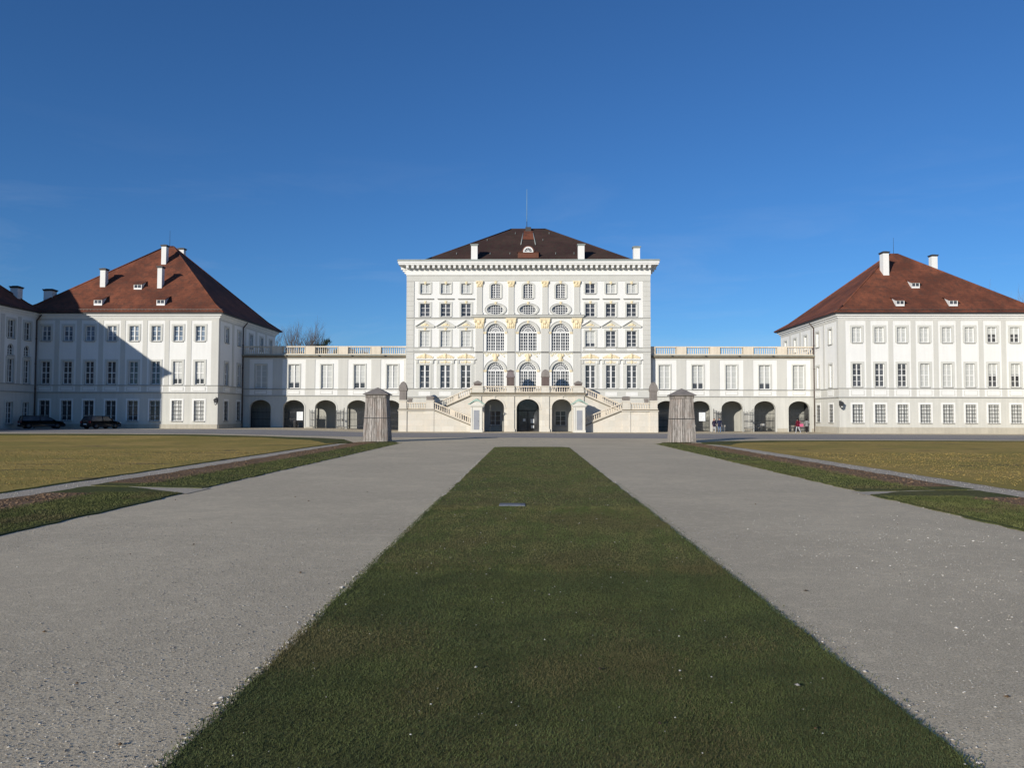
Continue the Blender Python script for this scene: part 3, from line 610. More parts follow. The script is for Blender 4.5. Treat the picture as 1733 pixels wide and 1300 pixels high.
for x, z1 in ((-6.96, 24.12), (6.83, 24.12), (13.96, 23.8)):
    put('chimney', chimney_mb(.82, .8, z1-21.83, .3), [WHITE, LEAD, DARKIN], ROOF, (x, 101, 21.83))
m = MB(); m.box(-1.35, 1.35, 0, .5, 0, 1.35, 0); m.tbox(-1.45, 1.45, -.1, .6, 1.35, -.9, .9, .3, 1.2, 1.6, 0)
m.ring(0, 1.42, .48, .66, 0, PI, -.16, 1.4, 14, 1); m.add([(.5*math.cos(PI*k/12), -.06, 1.42+.5*math.sin(PI*k/12)) for k in range(13)], [tuple(range(13))], 2)
for k in range(1, 5): a = PI*k/5; m.tube((0, -.1, 1.42), (.5*math.cos(a), -.1, 1.42+.5*math.sin(a)), .035, .035, 4, 1)
m.box(-.66, .66, -.14, 0, 1.34, 1.44, 1); m.ring(0, 1.42, .66, .8, 0, PI, -.1, 2.2, 14, 0)
put('dormer', m, [ROOFBR, FRAME, GLASS], ROOF, (0, 101.3, 21.83))
m = MB(); sl = 6.6/8.6
for sg in (-1, 1): m.tube((sg*.7, 108.6, 27.4), (sg*.98, 105.0, 25.0), .07, .07, 5, 0)
m.add([(-.6, 109.4, 27.95), (.6, 109.4, 27.95), (.78, 106.6, 26.08), (-.78, 106.6, 26.08)], [(0, 3, 2, 1)], 1); m.box(-.4, .4, 109.2, 110.2, 27.8, 28.42, 2)
put('roof_hatch', m, [LEAD, ROOFRED, DARKLEAD], ROOF)
m = MB(); m.tube((-.2, 110, 28.2), (-.2, 110, 29.4), .06, .04, 6, 0); m.tube((-.2, 110, 29.4), (-.2, 110, 34.0), .035, .018, 6, 1)
put('flagpole', m, [IRON, COPPER], ROOF)
m = MB()
for x, z in ((-9.4, 23.2), (-5.0, 23.2), (-2.4, 23.2), (3.6, 23.2), (6.0, 23.2), (-1.8, 27.3), (2.9, 27.3), (-5.6, 25.9), (2.0, 25.9)): yy = 99.95+(z-21.57)/6.71*10.05; m.tube((x, yy-.25, z-.1), (x, yy+.1, z+.22), .035, .035, 4)
put('roof_hooks', m, LEAD, ROOF)
# hall under the terrace: glazed doors in the palace wall
window(FM, -4.15, .7, 1.4, 1.9, 2, 3, 'dark', .2); window(FM, 4.15, .7, 1.4, 1.9, 2, 3, 'dark', .2)
m = MB(); m.box(-1.8, 1.8, -.09, -.06, 0, 4.04, 1); m.box(-1.8, 1.8, -.13, -.09, 2.55, 2.68, 0); m.box(-1.25, -1.15, -.13, -.09, 0, 4.0, 0); m.box(1.15, 1.25, -.13, -.09, 0, 4.0, 0); m.box(-.06, .06, -.13, -.09, 0, 2.55, 0)
d = FM.put('entrance_door', m, [IRON, GLASS])
m = MB(); m.box(.35, .8, -.12, -.1, 1.05, 1.55); m.box(.42, .78, -.12, -.1, .4, .75); m.box(-.62, -.3, -.12, -.1, 1.25, 1.6); put('notice', m, PAPER, d)

# ---------------------------------------------------------------- terrace and double staircase
STR = thing('double_staircase', 'pale limestone double staircase with balustrades and arched terrace before the palace front', 'staircase', (0, 97, 0))
def P_(name, mb, mats, **k): return put(name, mb, mats, STR, (0, -97, 0), **k)
AR = [(-5.4, -2.95, 0, 4.03, 3.0), (-1.4, 1.4, 0, 4.03, 2.85), (2.95, 5.4, 0, 4.03, 3.0)]
m = MB(); m.wall(-6.95, 6.95, 0, 4.43, AR, .9, 0, 0, y=97)
for x in (-6.95, -2.55, -1.8, 1.8, 2.55, 6.95):
    if abs(x) < 6: a, b = sorted((x, x-math.copysign(.0, x)));
for a, b in ((-2.5, -1.85), (1.85, 2.5), (-6.95, -6.4), (6.4, 6.95)): m.box(a, b, 97.9, 99.95, 0, 4.43, 1)
m.box(-6.95, 6.95, 97.9, 99.95, 4.05, 4.42, 1)
for a, b in ((-6.9, -5.75), (-2.62, -1.68), (1.68, 2.62), (5.75, 6.9)): m.box(a, b, 96.86, 97.01, 0, 4.36, 0); m.box(a-.08, b+.08, 96.8, 97.01, 0, .35, 0)
for h in AR:
    c, r = (h[0]+h[1])/2, (h[1]-h[0])/2
    n = 16
    for k in range(n):
        p, q = PI*k/n, PI*(k+1)/n; zz = h[4]; rz = h[3]-zz
        m.prism([(c+r*math.cos(p), zz+rz*math.sin(p)), (c+(r+.2)*math.cos(p), zz+(rz+.2)*math.sin(p)), (c+(r+.2)*math.cos(q), zz+(rz+.2)*math.sin(q)), (c+r*math.cos(q), zz+rz*math.sin(q))], 96.94, 97.02, 0)
    for sg in (-1, 1): a, b = sorted((c+sg*r, c+sg*(r+.26))); m.box(a, b, 96.93, 97.02, zz-.16, zz, 0)
    m.prism([(c-.13, h[3]-.02), (c+.13, h[3]-.02), (c+.19, 4.40), (c-.19, 4.40)], 96.89, 97.02, 0)
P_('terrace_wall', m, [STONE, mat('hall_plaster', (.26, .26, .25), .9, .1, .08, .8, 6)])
m = MB(); m.box(-7.05, 7.05, 96.75, 99.97, 4.43, 4.56, 0); m.box(-7.15, 7.15, 96.62, 99.97, 4.56, 4.70, 1); m.box(-7.1, 7.1, 96.7, 99.97, 4.70, 4.83, 1); P_('terrace_floor', m, [STONE, LEDGE])
def balusters(m, x0, x1, y, z0, h, n, sl=0, mi=0):
    prof = [(.075, 0), (.075, .06*h), (.05, .1*h), (.085, .33*h), (.05, .72*h), (.045, .85*h), (.07, .9*h), (.07, h)]
    for k in range(n): x = x0+(x1-x0)*(k+.5)/n; m.lathe(x, y, z0+sl*(x-x0), prof, 6, mi)
def balustrade(name, x0, x1, y, z0, n, sl=0, h=.8, blocks=()):
    m = MB(); dz = sl*(x1-x0); t = .16
    for za, zb, tt in ((0, .11, .18), (h-.13, h, .2)):
        m.add([(x0, y-tt, z0+za), (x1, y-tt, z0+dz+za), (x1, y+tt, z0+dz+za), (x0, y+tt, z0+za), (x0, y-tt, z0+zb), (x1, y-tt, z0+dz+zb), (x1, y+tt, z0+dz+zb), (x0, y+tt, z0+zb)], [(0,1,5,4),(1,2,6,5),(2,3,7,6),(3,0,4,7),(4,5,6,7),(3,2,1,0)])
    balusters(m, x0, x1, y, z0+.1, h-.22, n, sl)
    for a, b in blocks: m.add([(a, y-.14, z0+.1+sl*(a-x0)), (b, y-.14, z0+.1+sl*(b-x0)), (b, y-.14, z0+h-.12+sl*(b-x0)), (a, y-.14, z0+h-.12+sl*(a-x0))], [(0, 1, 2, 3)])
    return P_(name, m, BALU)
for a, b in ((-5.55, -2.62), (-1.68, 1.68), (2.62, 5.55)): balustrade('balustrade', a, b, 97.0, 4.83, int((b-a)/.27))
def pedestal(x0, x1, y0, y1, z0, z1):
    m = MB(); m.box(x0, x1, y0, y1, z0, z1-.14); m.box(x0-.06, x1+.06, y0-.06, y1+.06, z1-.14, z1); m.box(x0-.05, x1+.05, y0-.05, y1+.05, z0, z0+.12); return P_('pedestal', m, STONE)
for sg in (-1, 1):
    for a, b in ((1.68, 2.62), (5.55, 6.85)): x0, x1 = sorted((sg*a, sg*b)); pedestal(x0, x1, 96.72, 97.4, 4.83, 5.68)
    S = lambda x: sg*x
    # landing block with the two flights
    m = MB(); x0, x1 = sorted((S(15.3), S(12.25)))
    m.box(x0, x1, 95.25, 98.8, 0, 2.5, 0); x0, x1 = sorted((S(15.7), S(14.7))); m.box(x0, x1, 95.12, 95.9, 0, 2.52, 0); x0, x1 = sorted((S(12.38), S(11.4))); m.box(x0, x1, 95.16, 98.8, 0, 2.5, 0)
    m.prism([(S(11.4), 0), (S(6.9), 0), (S(6.9), .72), (S(11.4), 2.55)][::sg], 95.22, 95.62, 0)                 # lower front cheek
    m.prism([(S(11.4), 0), (S(7.4), 0), (S(11.4), 1.6)][::sg], 95.62, 96.98, 0)
    m.prism([(S(11.4), 0), (S(6.95), 0), (S(6.95), 4.4), (S(11.4), 2.5)][::sg], 97.02, 97.4, 0)               # upper front wall
    m.prism([(S(11.4), 0), (S(6.95), 0), (S(6.95), 4.3), (S(11.4), 2.4)][::sg], 97.4, 98.8, 0)
    P_('flight_wall', m, STONE)
    for n_, (xa, za, xb, zb, ya, yb) in enumerate(((11.4, .6, 7.1, 2.4, 95.62, 96.98), (11.4, 2.5, 6.95, 4.7, 97.4, 98.75))):
        m = MB(); n = 13; lo = n_ == 0
        for k in range(n):
            u0 = xa+(xb-xa)*k/n; u1 = xa+(xb-xa)*(k+1)/n
            z = 2.5-(2.4)*(k+1)/n if lo else 2.5+(2.25)*(k+1)/n
            a, b = sorted((S(u0), S(u1))); m.box(a, b, ya, yb, max(0, z-.5), z)
        P_('steps', m, STONE)
    m = MB()                                                                                                     # sloping ledges under the rails
    def ledge(xa, za, xb, zb, y0, y1, t, k):
        q = [(S(xa), za), (S(xb), zb), (S(xb), zb+t), (S(xa), za+t)]; m.prism(q if sg*(xb-xa) > 0 else q[::-1], y0, y1, k)
    ledge(11.4, 2.56, 6.9, .73, 95.08, 95.64, .13, 0); ledge(11.4, 2.69, 6.9, .86, 95.14, 95.6, .09, 1)
    ledge(11.3, 2.52, 6.95, 4.43, 96.86, 97.42, .14, 0); ledge(11.3, 2.66, 6.95, 4.57, 96.92, 97.38, .09, 1)
    x0, x1 = sorted((S(15.78), S(11.3))); m.box(x0, x1, 95.02, 98.85, 2.52, 2.62, 1); m.box(x0+.05, x1-.05, 95.08, 98.8, 2.62, 2.76, 0)
    P_('stair_ledge', m, [LEDGE, STONE])
    def bal2(xa, xb, y, za, sl, n, bl):
        if sg < 0: balustrade('stair_balustrade', S(xa), S(xb), y, za, n, sl, .82, [(S(p), S(q)) for p, q in bl])
        else: balustrade('stair_balustrade', S(xb), S(xa), y, za+sl*(xa-xb), n, -sl, .82, [(S(q), S(p)) for p, q in bl])
    # lower: from z 2.78 at x=11.4 falling inward; upper rising inward
    slo = -(2.56-.73)/4.5; sup = (4.43-2.52)/4.35
    bal2(11.35, 6.9, 95.36, 2.78, slo, 17, [(9.4, 8.8)]); bal2(11.3, 6.9, 97.14, 2.75, sup, 17, [(9.2, 8.6)])
    xx = sorted((S(14.7), S(12.38)))
    if True: balustrade('balustrade', xx[0], xx[1], 95.4, 2.76, 8)
    for a, b in ((15.62, 14.74), (12.34, 11.42)): x0, x1 = sorted((S(a), S(b))); pedestal(x0, x1, 95.1, 95.8, 2.76, 3.84)

# wooden winter covers
def hip_cover(name, label, loc, w, hb, roof, cat='wooden cover', group=None, over=.08, mats=(WOODDK, SHINGLE)):
    t = thing(name, label, cat, loc, 0, group); m = MB(); n = max(4, int(w/.16)); r = random.Random(int(abs(loc[0])*100))
    for sd in range(4):
        c, s = math.cos(sd*PI/2), math.sin(sd*PI/2)
        for k in range(n):
            a = -w/2+w*k/n+.006; b = -w/2+w*(k+1)/n-.006; d = w/2+r.uniform(0, .012)
            q = [(a, -d, 0), (b, -d, 0), (b, -d, hb), (a, -d, hb), (a, -d+.03, 0), (b, -d+.03, 0), (b, -d+.03, hb), (a, -d+.03, hb)]
            m.add([(x*c-y*s, x*s+y*c, z) for x, y, z in q], [(0,1,2,3),(1,5,6,2),(4,0,3,7),(3,2,6,7),(5,4,7,6)])
    put('boarding', m, mats[0], t)
    m = MB(); prev = (w/2+over, hb-.04)
    m.box(-prev[0], prev[0], -prev[0], prev[0], prev[1]-.04, prev[1])
    for hw, z in roof: m.tbox(-prev[0], prev[0], -prev[0], prev[0], prev[1], -hw, hw, -hw, hw, z); prev = (hw, z)
    put('cover_roof', m, mats[1], t); return t
PURPLE = mat('purplish_metal_cover', (.20, .165, .165), .6, .4, .15, 2, 10, .5)
hip_cover('wooden_cover', 'brown board cover with purplish metal roof on terrace, left of the middle window', (-2.15, 97.06, 5.68), .92, 1.1, [(.5, 1.16), (.38, 1.72), (.34, 1.74), (.46, 1.78), (.03, 2.0)], group='covers over the stair statues', mats=(WOODDK, PURPLE))
hip_cover('wooden_cover', 'brown rounded board cover on terrace balustrade, right of the middle window', (2.15, 97.06, 5.68), .94, 1.15, [(.53, 1.3), (.47, 1.62), (.3, 1.9), (.04, 2.03)], group='covers over the stair statues')
for sg, nm in ((-1, 'left'), (1, 'right')):
    hip_cover('wooden_cover', f'low hipped wooden cap on the {nm} end pier of the terrace above the stairs', (sg*6.2, 97.06, 5.68), .86, .3, [(.52, .36), (.25, .52), (.04, .6)], group='low caps on the stair piers')
    hip_cover('wooden_cover', f'tall grey wooden hood with bulging roof on the outer {nm} end of the staircase', (sg*15.18, 95.45, 3.84), .82, 1.2, [(.5, 1.3), (.42, 1.75), (.26, 2.1), (.05, 2.28)], group='tall hoods at the stair ends', mats=(SHINGLE, SHINGLE))
    hip_cover('wooden_cover', f'low flat wooden box cap on the {nm} pier where the lower stair flight begins', (sg*11.88, 95.45, 3.84), .84, .36, [(.46, .42), (.3, .5)], group='low caps on the stair piers', mats=(SHINGLE, SHINGLE))
    hip_cover('wooden_cover', f'small weathered board box beside the tall hood at the outer {nm} end of the staircase', (sg*14.35, 95.55, 3.58), .44, .42, [(.24, .5)], group='small boxes beside the tall hoods', mats=(SHINGLE, SHINGLE))

# sentry boxes at the foot of the stairs
for sg, nm in ((-1, 'left'), (1, 'right')):
    t = thing('sentry_box', f'white sentry box with curved green copper roof at the foot of the {nm} stair flight', 'sentry box', (sg*6.14, 94.35, 0), 0, 'sentry boxes by the stairs')
    m = MB(); m.box(-.68, .68, -.55, .55, .28, 3.05); m.box(-.74, .74, -.6, .6, 0, .28); m.box(-.68, -.5, -.6, -.55, .28, 3.0); m.box(.5, .68, -.6, -.55, .28, 3.0)
    m.box(-.8, .8, -.68, .68, 3.05, 3.18); m.box(-.88, .88, -.76, .76, 3.18, 3.3); m.prism([(-.82, 3.3), (.82, 3.3), (.45, 3.52), (0, 3.62), (-.45, 3.52)], -.7, .7); put('wall', m, mat('pale_stone_paint', (.66, .645, .585), .9, .2, .06, 1, 8, .4), t)
    m = MB(); pts = [(-1.0, 3.31), (-.82, 3.34), (-.55, 3.52), (-.28, 3.66), (0, 3.71), (.28, 3.66), (.55, 3.52), (.82, 3.34), (1.0, 3.31)]; pr = pts+[(x, z+.1+.16*max(0, 1-abs(x)/.95)) for x, z in pts[::-1]]
    m.prism(pr, -.84, .84); m.blob(0, 0, 3.86, .3, .4, .16); put('roof', m, COPPER, t)
    m = MB(); m.box(-.33, .33, -.59, -.551, .3, 2.62); dd = put('door', m, DOORGREY, t); m = MB(); m.blob(.25, -.61, 1.3, .035, .03, .035); put('handle', m, IRON, dd)

# ---------------------------------------------------------------- side pavilions
def eave_pipe(face, u, z0, z1):
    m = MB(); m.tube((0, -.12, z0), (0, -.12, z1-.75), .075, .075, 6); m.tube((0, -.12, z1-.75), (0, -.65, z1-.1), .075, .075, 6)
    for z in range(2, int(z1), 3): m.box(-.1, .1, -.2, 0, z, z+.06)
    return face.put('downpipe', m, PIPE, u)
def pavilion_face(face, U0, U1, wins, Z, styles, strips=True, lowwin=None, wing=False, open_low=True):
    """wins: u of the window columns. Z: dict of heights"""
    H = []; lw = wins if lowwin is None else lowwin
    for u in wins: H.append((u-.55, u+.55, Z['t0'], Z['t1']))
    for u in lw: H += [(u-.54, u+.54, Z['m0'], Z['m1']), (u-.62, u+.62, Z['g0'], Z['g1'])]
    m = MB(); zb = Z['b1']
    m.wall(U0, U1, zb, 13.5, [h for h in H if h[2] > zb], .28, 0, 0); m.wall(U0, U1, .0, zb, [h for h in H if h[2] < zb], .28, 1, 1)
    m.box(U0, U1, -.1, .02, 0, Z['pl'], 2)
    face.put('wall', m, [WHITE, PALE, PLINTH])
    m = MB()                                  # grey lesenes and bands
    us = sorted(wins)
    if strips:
        d = (us[1]-us[0]) if len(us) > 1 else 2.6; mids = [(a+b)/2 for a, b in zip(us, us[1:])]
        for u in mids: m.box(u-.28, u+.28, -.035, .02, Z['b2']+.06, 13.3, 0)
        a, b = us[0]-d/2-.02, us[-1]+d/2+.02
        if a > U0+.05: m.box(U0+.0, a, -.035, .02, Z['b2']+.06, 13.3, 0)
        if b < U1-.05: m.box(b, U1, -.035, .02, Z['b2']+.06, 13.3, 0)
    m.box(U0, U1, -.04, .02, 13.3, 13.5, 0)
    m.box(U0-.02, U1+.02, -.13, .02, Z['b2']-.04, Z['b2']+.06, 1); m.box(U0, U1, -.045, .02, Z['b1']+.06, Z['b2']-.04, 0); m.box(U0-.02, U1+.02, -.12, .02, Z['b1']-.05, Z['b1']+.06, 1)
    for u in wins:
        m.box(u-1.0, u+1.0, -.06, .0, Z['b1']+.1, Z['b2']-.08, 2); m.box(u-.78, u+.78, -.085, -.06, Z['b1']+.2, Z['b2']-.18, 0); m.box(u-.70, u+.70, -.1, -.085, Z['b1']+.27, Z['b2']-.25, 2)
    for u in lw: m.box(u-.82, u-.62, -.04, .02, Z['g0'], Z['g1']+.22, 2); m.box(u+.62, u+.82, -.04, .02, Z['g0'], Z['g1']+.22, 2); m.box(u-.62, u+.62, -.038, .02, Z['g1'], Z['g1']+.22, 2)
    face.put('wall_bands', m, [GREY, LINE, WHITE])
    for k, u in enumerate(wins):
        st = styles(k); window(face, u, Z['t0'], 1.1, Z['t1']-Z['t0'], 2, 3, st[0], .25, mid=.12)
    for k, u in enumerate(lw):
        st = styles(k); window(face, u, Z['m0'], 1.08, Z['m1']-Z['m0'], 2, 4, st[1], .25, mid=.1, trans=(Z['m1']-Z['m0'])*.5); window(face, u, Z['g0'], 1.24, Z['g1']-Z['g0'], 2, 4, st[2], .0, sur=False, grille=True)
def eaves(parent, x0, x1, y0, y1, z=13.5):
    m = MB(); L = parent.location
    for d, za, zb, k in ((.08, z, z+.14, 0), (.22, z+.14, z+.34, 0), (.42, z+.34, z+.56, 0), (.66, z+.56, z+.7, 1)): m.box(x0-d-L.x, x1+d-L.x, y0-d-L.y, y1+d-L.y, za, zb, k)
    return put('eaves_cornice', m, [WHITE, DARKLEAD], parent)
ZL = dict(t0=10.81, t1=12.62, m0=5.62, m1=8.36, b2=5.47, b1=4.62, g0=1.24, g1=3.67, pl=.85)
ZR = dict(t0=10.70, t1=12.52, m0=5.48, m1=8.22, b2=5.30, b1=4.25, g0=1.27, g1=3.42, pl=.74)
def pavilion(sgn, label, corner, first, step, Z, chims, dorms, styles, side_styles, rtop):
    far = corner+23.7; cx = sgn*(corner+11.85); A = thing('pavilion', label, 'building', (cx, 103.4, 0), 0, 'pavilions flanking the palace'); y1 = 114.0
    x0, x1 = sorted((sgn*corner, sgn*far))
    ff = Face(A, 0, 93); pavilion_face(ff, x0, x1, sorted(sgn*(first+step*k) for k in range(8)), Z, styles)
    sv = [95.5, 99.65, 103.9, 108.0, 111.9]
    fs = Face(A, sgn*corner, 0, PI/2 if sgn < 0 else -PI/2)
    us = [y if sgn < 0 else -y for y in sv]; lo = us[:2]
    if sgn > 0: pavilion_face(fs, -y1, -93, sorted(us), Z, side_styles, True, sorted(lo))
    else: pavilion_face(fs, 93, y1, us, Z, side_styles, True, lo)
    m = MB(); xf = sgn*far; m.quad((xf, 93, 0), (xf, 93, 13.5), (xf, y1, 13.5), (xf, y1, 0)); m.quad((x0, y1, 0), (x0, y1, 13.5), (x1, y1, 13.5), (x1, y1, 0)); put('rear_wall', m, WHITE, A, (-cx, -103.4, 0))
    eaves(A, x0, x1, 93, y1)
    rf = put('roof', roof_hip(x0-.75, x1+.75, 92.25, y1+.75, 14.2, sgn*47.95-.5, sgn*47.95+.5, 103.4, rtop), ROOFRED, A, (-cx, -103.4, 0))
    for x, y, zb, zt, w_, d_ in chims: put('chimney', chimney_mb(w_, d_, zt-zb, 1.5), [WHITE, DARKLEAD, DARKIN], rf, (x, y, zb))
    for x, y, z in dorms: dormer(rf, (x, y-.2, z-.12))
    m = MB(); m.tube((sgn*47.95, 103.4, rtop), (sgn*47.95, 103.4, rtop+2.2), .03, .015, 5); put('lightning_rod', m, IRON, rf)
    m = MB()                                  # snow guard along the eaves
    for k in range(60): x = x0-.4+(x1-x0+.8)*k/59; m.box(x-.03, x+.03, 92.62, 92.68, 14.25, 14.62)
    m.box(x0-.5, x1+.5, 92.6, 92.63, 14.55, 14.6); put('snow_guard', m, PIPE, rf)
    eave_pipe(fs, (100.75 if sgn < 0 else -100.75), 0, 14.0)
    return A
pavilion(-1, 'white pavilion on the left with red hipped roof and four white chimneys, partly in shadow', 36.98, 39.22, 2.667, ZL,
    [(-47.26, 100.6, 21.6, 24.02, .62, .7), (-45.86, 96.65, 18.0, 20.48, .56, .7), (-53.13, 96.85, 18.1, 20.24, .66, .7), (-48.9, 109.3, 19.5, 25.45, .75, .7), (-58.9, 95.2, 15.4, 17.35, 1.1, .9)],
    [(-52.03, 93.8, 15.5), (-44.37, 93.8, 15.5), (-48.49, 96.35, 17.8)], lambda k: ('blue', 'low' if k > 5 else 'dark', 'blind' if k > 5 else 'dark'), lambda k: ('blue', 'dark', 'dark'), 24.45)
SR_ = [('blind', 'dark', 'blind'), ('blind', 'dark', 'blind'), ('blind', 'dark', 'blind'), ('blind', 'blind', 'blind'), ('blind', 'blind', 'blind'), ('blind', 'blind', 'blind'), ('half', 'half', 'blind'), ('half', 'half', 'blind')]
pavilion(1, 'white pavilion on the right with sunlit red hipped roof and two white chimneys', 36.55, 38.67, 2.624, ZR,
    [(45.08, 99.75, 20.1, 22.8, .72, 1.0), (56.2, 109.5, 17.6, 24.4, .8, .8)], [(44.04, 93.72, 15.4), (50.28, 93.72, 15.4), (47.54, 97.1, 18.07)], lambda k: SR_[k], lambda k: ('blind', 'blind', 'dark'), 23.3)

# wings that join the pavilions towards the court
for sgn, label in ((-1, 'shaded white wing with dark hipped roof at the left edge, nearest building on the left'), (1, 'white wing with dark eaves seen as a sliver at the right edge')):
    xw = 58.9; far = 86; y0, y1 = 72.1, 92.9; A = thing('wing', label, 'building', (sgn*72, 82.5, 0), 0, 'wings beside the pavilions')
    f = Face(A, sgn*xw, 0, PI/2 if sgn < 0 else -PI/2); ys = [91.0, 88.1, 85.2, 82.3, 79.4, 76.5, 73.6]; us = sorted(ys if sgn < 0 else [-y for y in ys])
    H = []
    for u in us: H += [(u-.6, u+.6, 10.7, 12.8), (u-.55, u+.55, 8.75, 10.05, 9.5), (u-.55, u+.55, 5.6, 8.35), (u-.6, u+.6, .9, 3.4)]
    a, b = (y0, y1) if sgn < 0 else (-y1, -y0)
    m = MB(); m.wall(a, b, 4.6, 13.5, [h for h in H if h[2] > 4.6], .28); m.wall(a, b, 0, 4.6, [h for h in H if h[2] < 4.6], .28, 1, 1)
    for u in us[:-1]:
        mm = u+1.45; m.box(mm-.3, mm+.3, -.035, .02, 5.55, 13.3, 2)
    m.box(a, b, -.13, .02, 5.42, 5.52, 3); m.box(a, b, -.12, .02, 4.56, 4.66, 3); m.box(a, b, -.045, .02, 4.66, 5.42, 2)
    f.put('wall', m, [WHITE, PALE, GREY, LINE])
    for u in us:
        window(f, u, 10.7, 1.2, 2.1, 2, 3, 'dark', .25); window(f, u, 5.6, 1.1, 2.75, 2, 4, 'dark', .25); window(f, u, .9, 1.2, 2.5, 2, 4, 'dark', .22)
        window(f, u, 8.75, 1.1, .75, 2, 2, 'dark', .2, sur=False, sill=LINE)
        m = MB(); m.ring(0, .75, .5, .55, 0, PI, .16, .24, 12); m.add([(.55*math.cos(PI*k/12), .215, .75+.55*math.sin(PI*k/12)) for k in range(13)], [tuple(range(13))], 1); m.tube((0, .2, .75), (0, .2, 1.28), .04, .04, 4)
        f.put('fanlight', m, [FRAME, GLASS], u, 8.75)
    x0, x1 = sorted((sgn*xw, sgn*far)); xo = sgn*far
    m = MB(); m.quad((x0, y0, 0), (x1, y0, 0), (x1, y0, 13.5), (x0, y0, 13.5)); m.quad((x1, y1, 0), (x0, y1, 0), (x0, y1, 13.5), (x1, y1, 13.5)); m.quad((xo, y0, 0), (xo, y0, 13.5), (xo, y1, 13.5), (xo, y1, 0))
    put('end_wall', m, WHITE, A, (-sgn*72, -82.5, 0)); eaves(A, x0, x1, y0, y1)
    rf = put('roof', roof_hip(x0-.75, x1+.75, y0-.75, y1+.75, 14.2, x0+10.2, x1-10.2, 82.5, 23.6), ROOFRED, A, (-sgn*72, -82.5, 0))
    if sgn < 0: put('chimney', chimney_mb(.9, .9, 2.2, 2), [WHITE, DARKLEAD, DARKIN], rf, (-60.6, 91.4, 14.9))
    eave_pipe(f, (92.55 if sgn < 0 else -92.55), 0, 14.0)

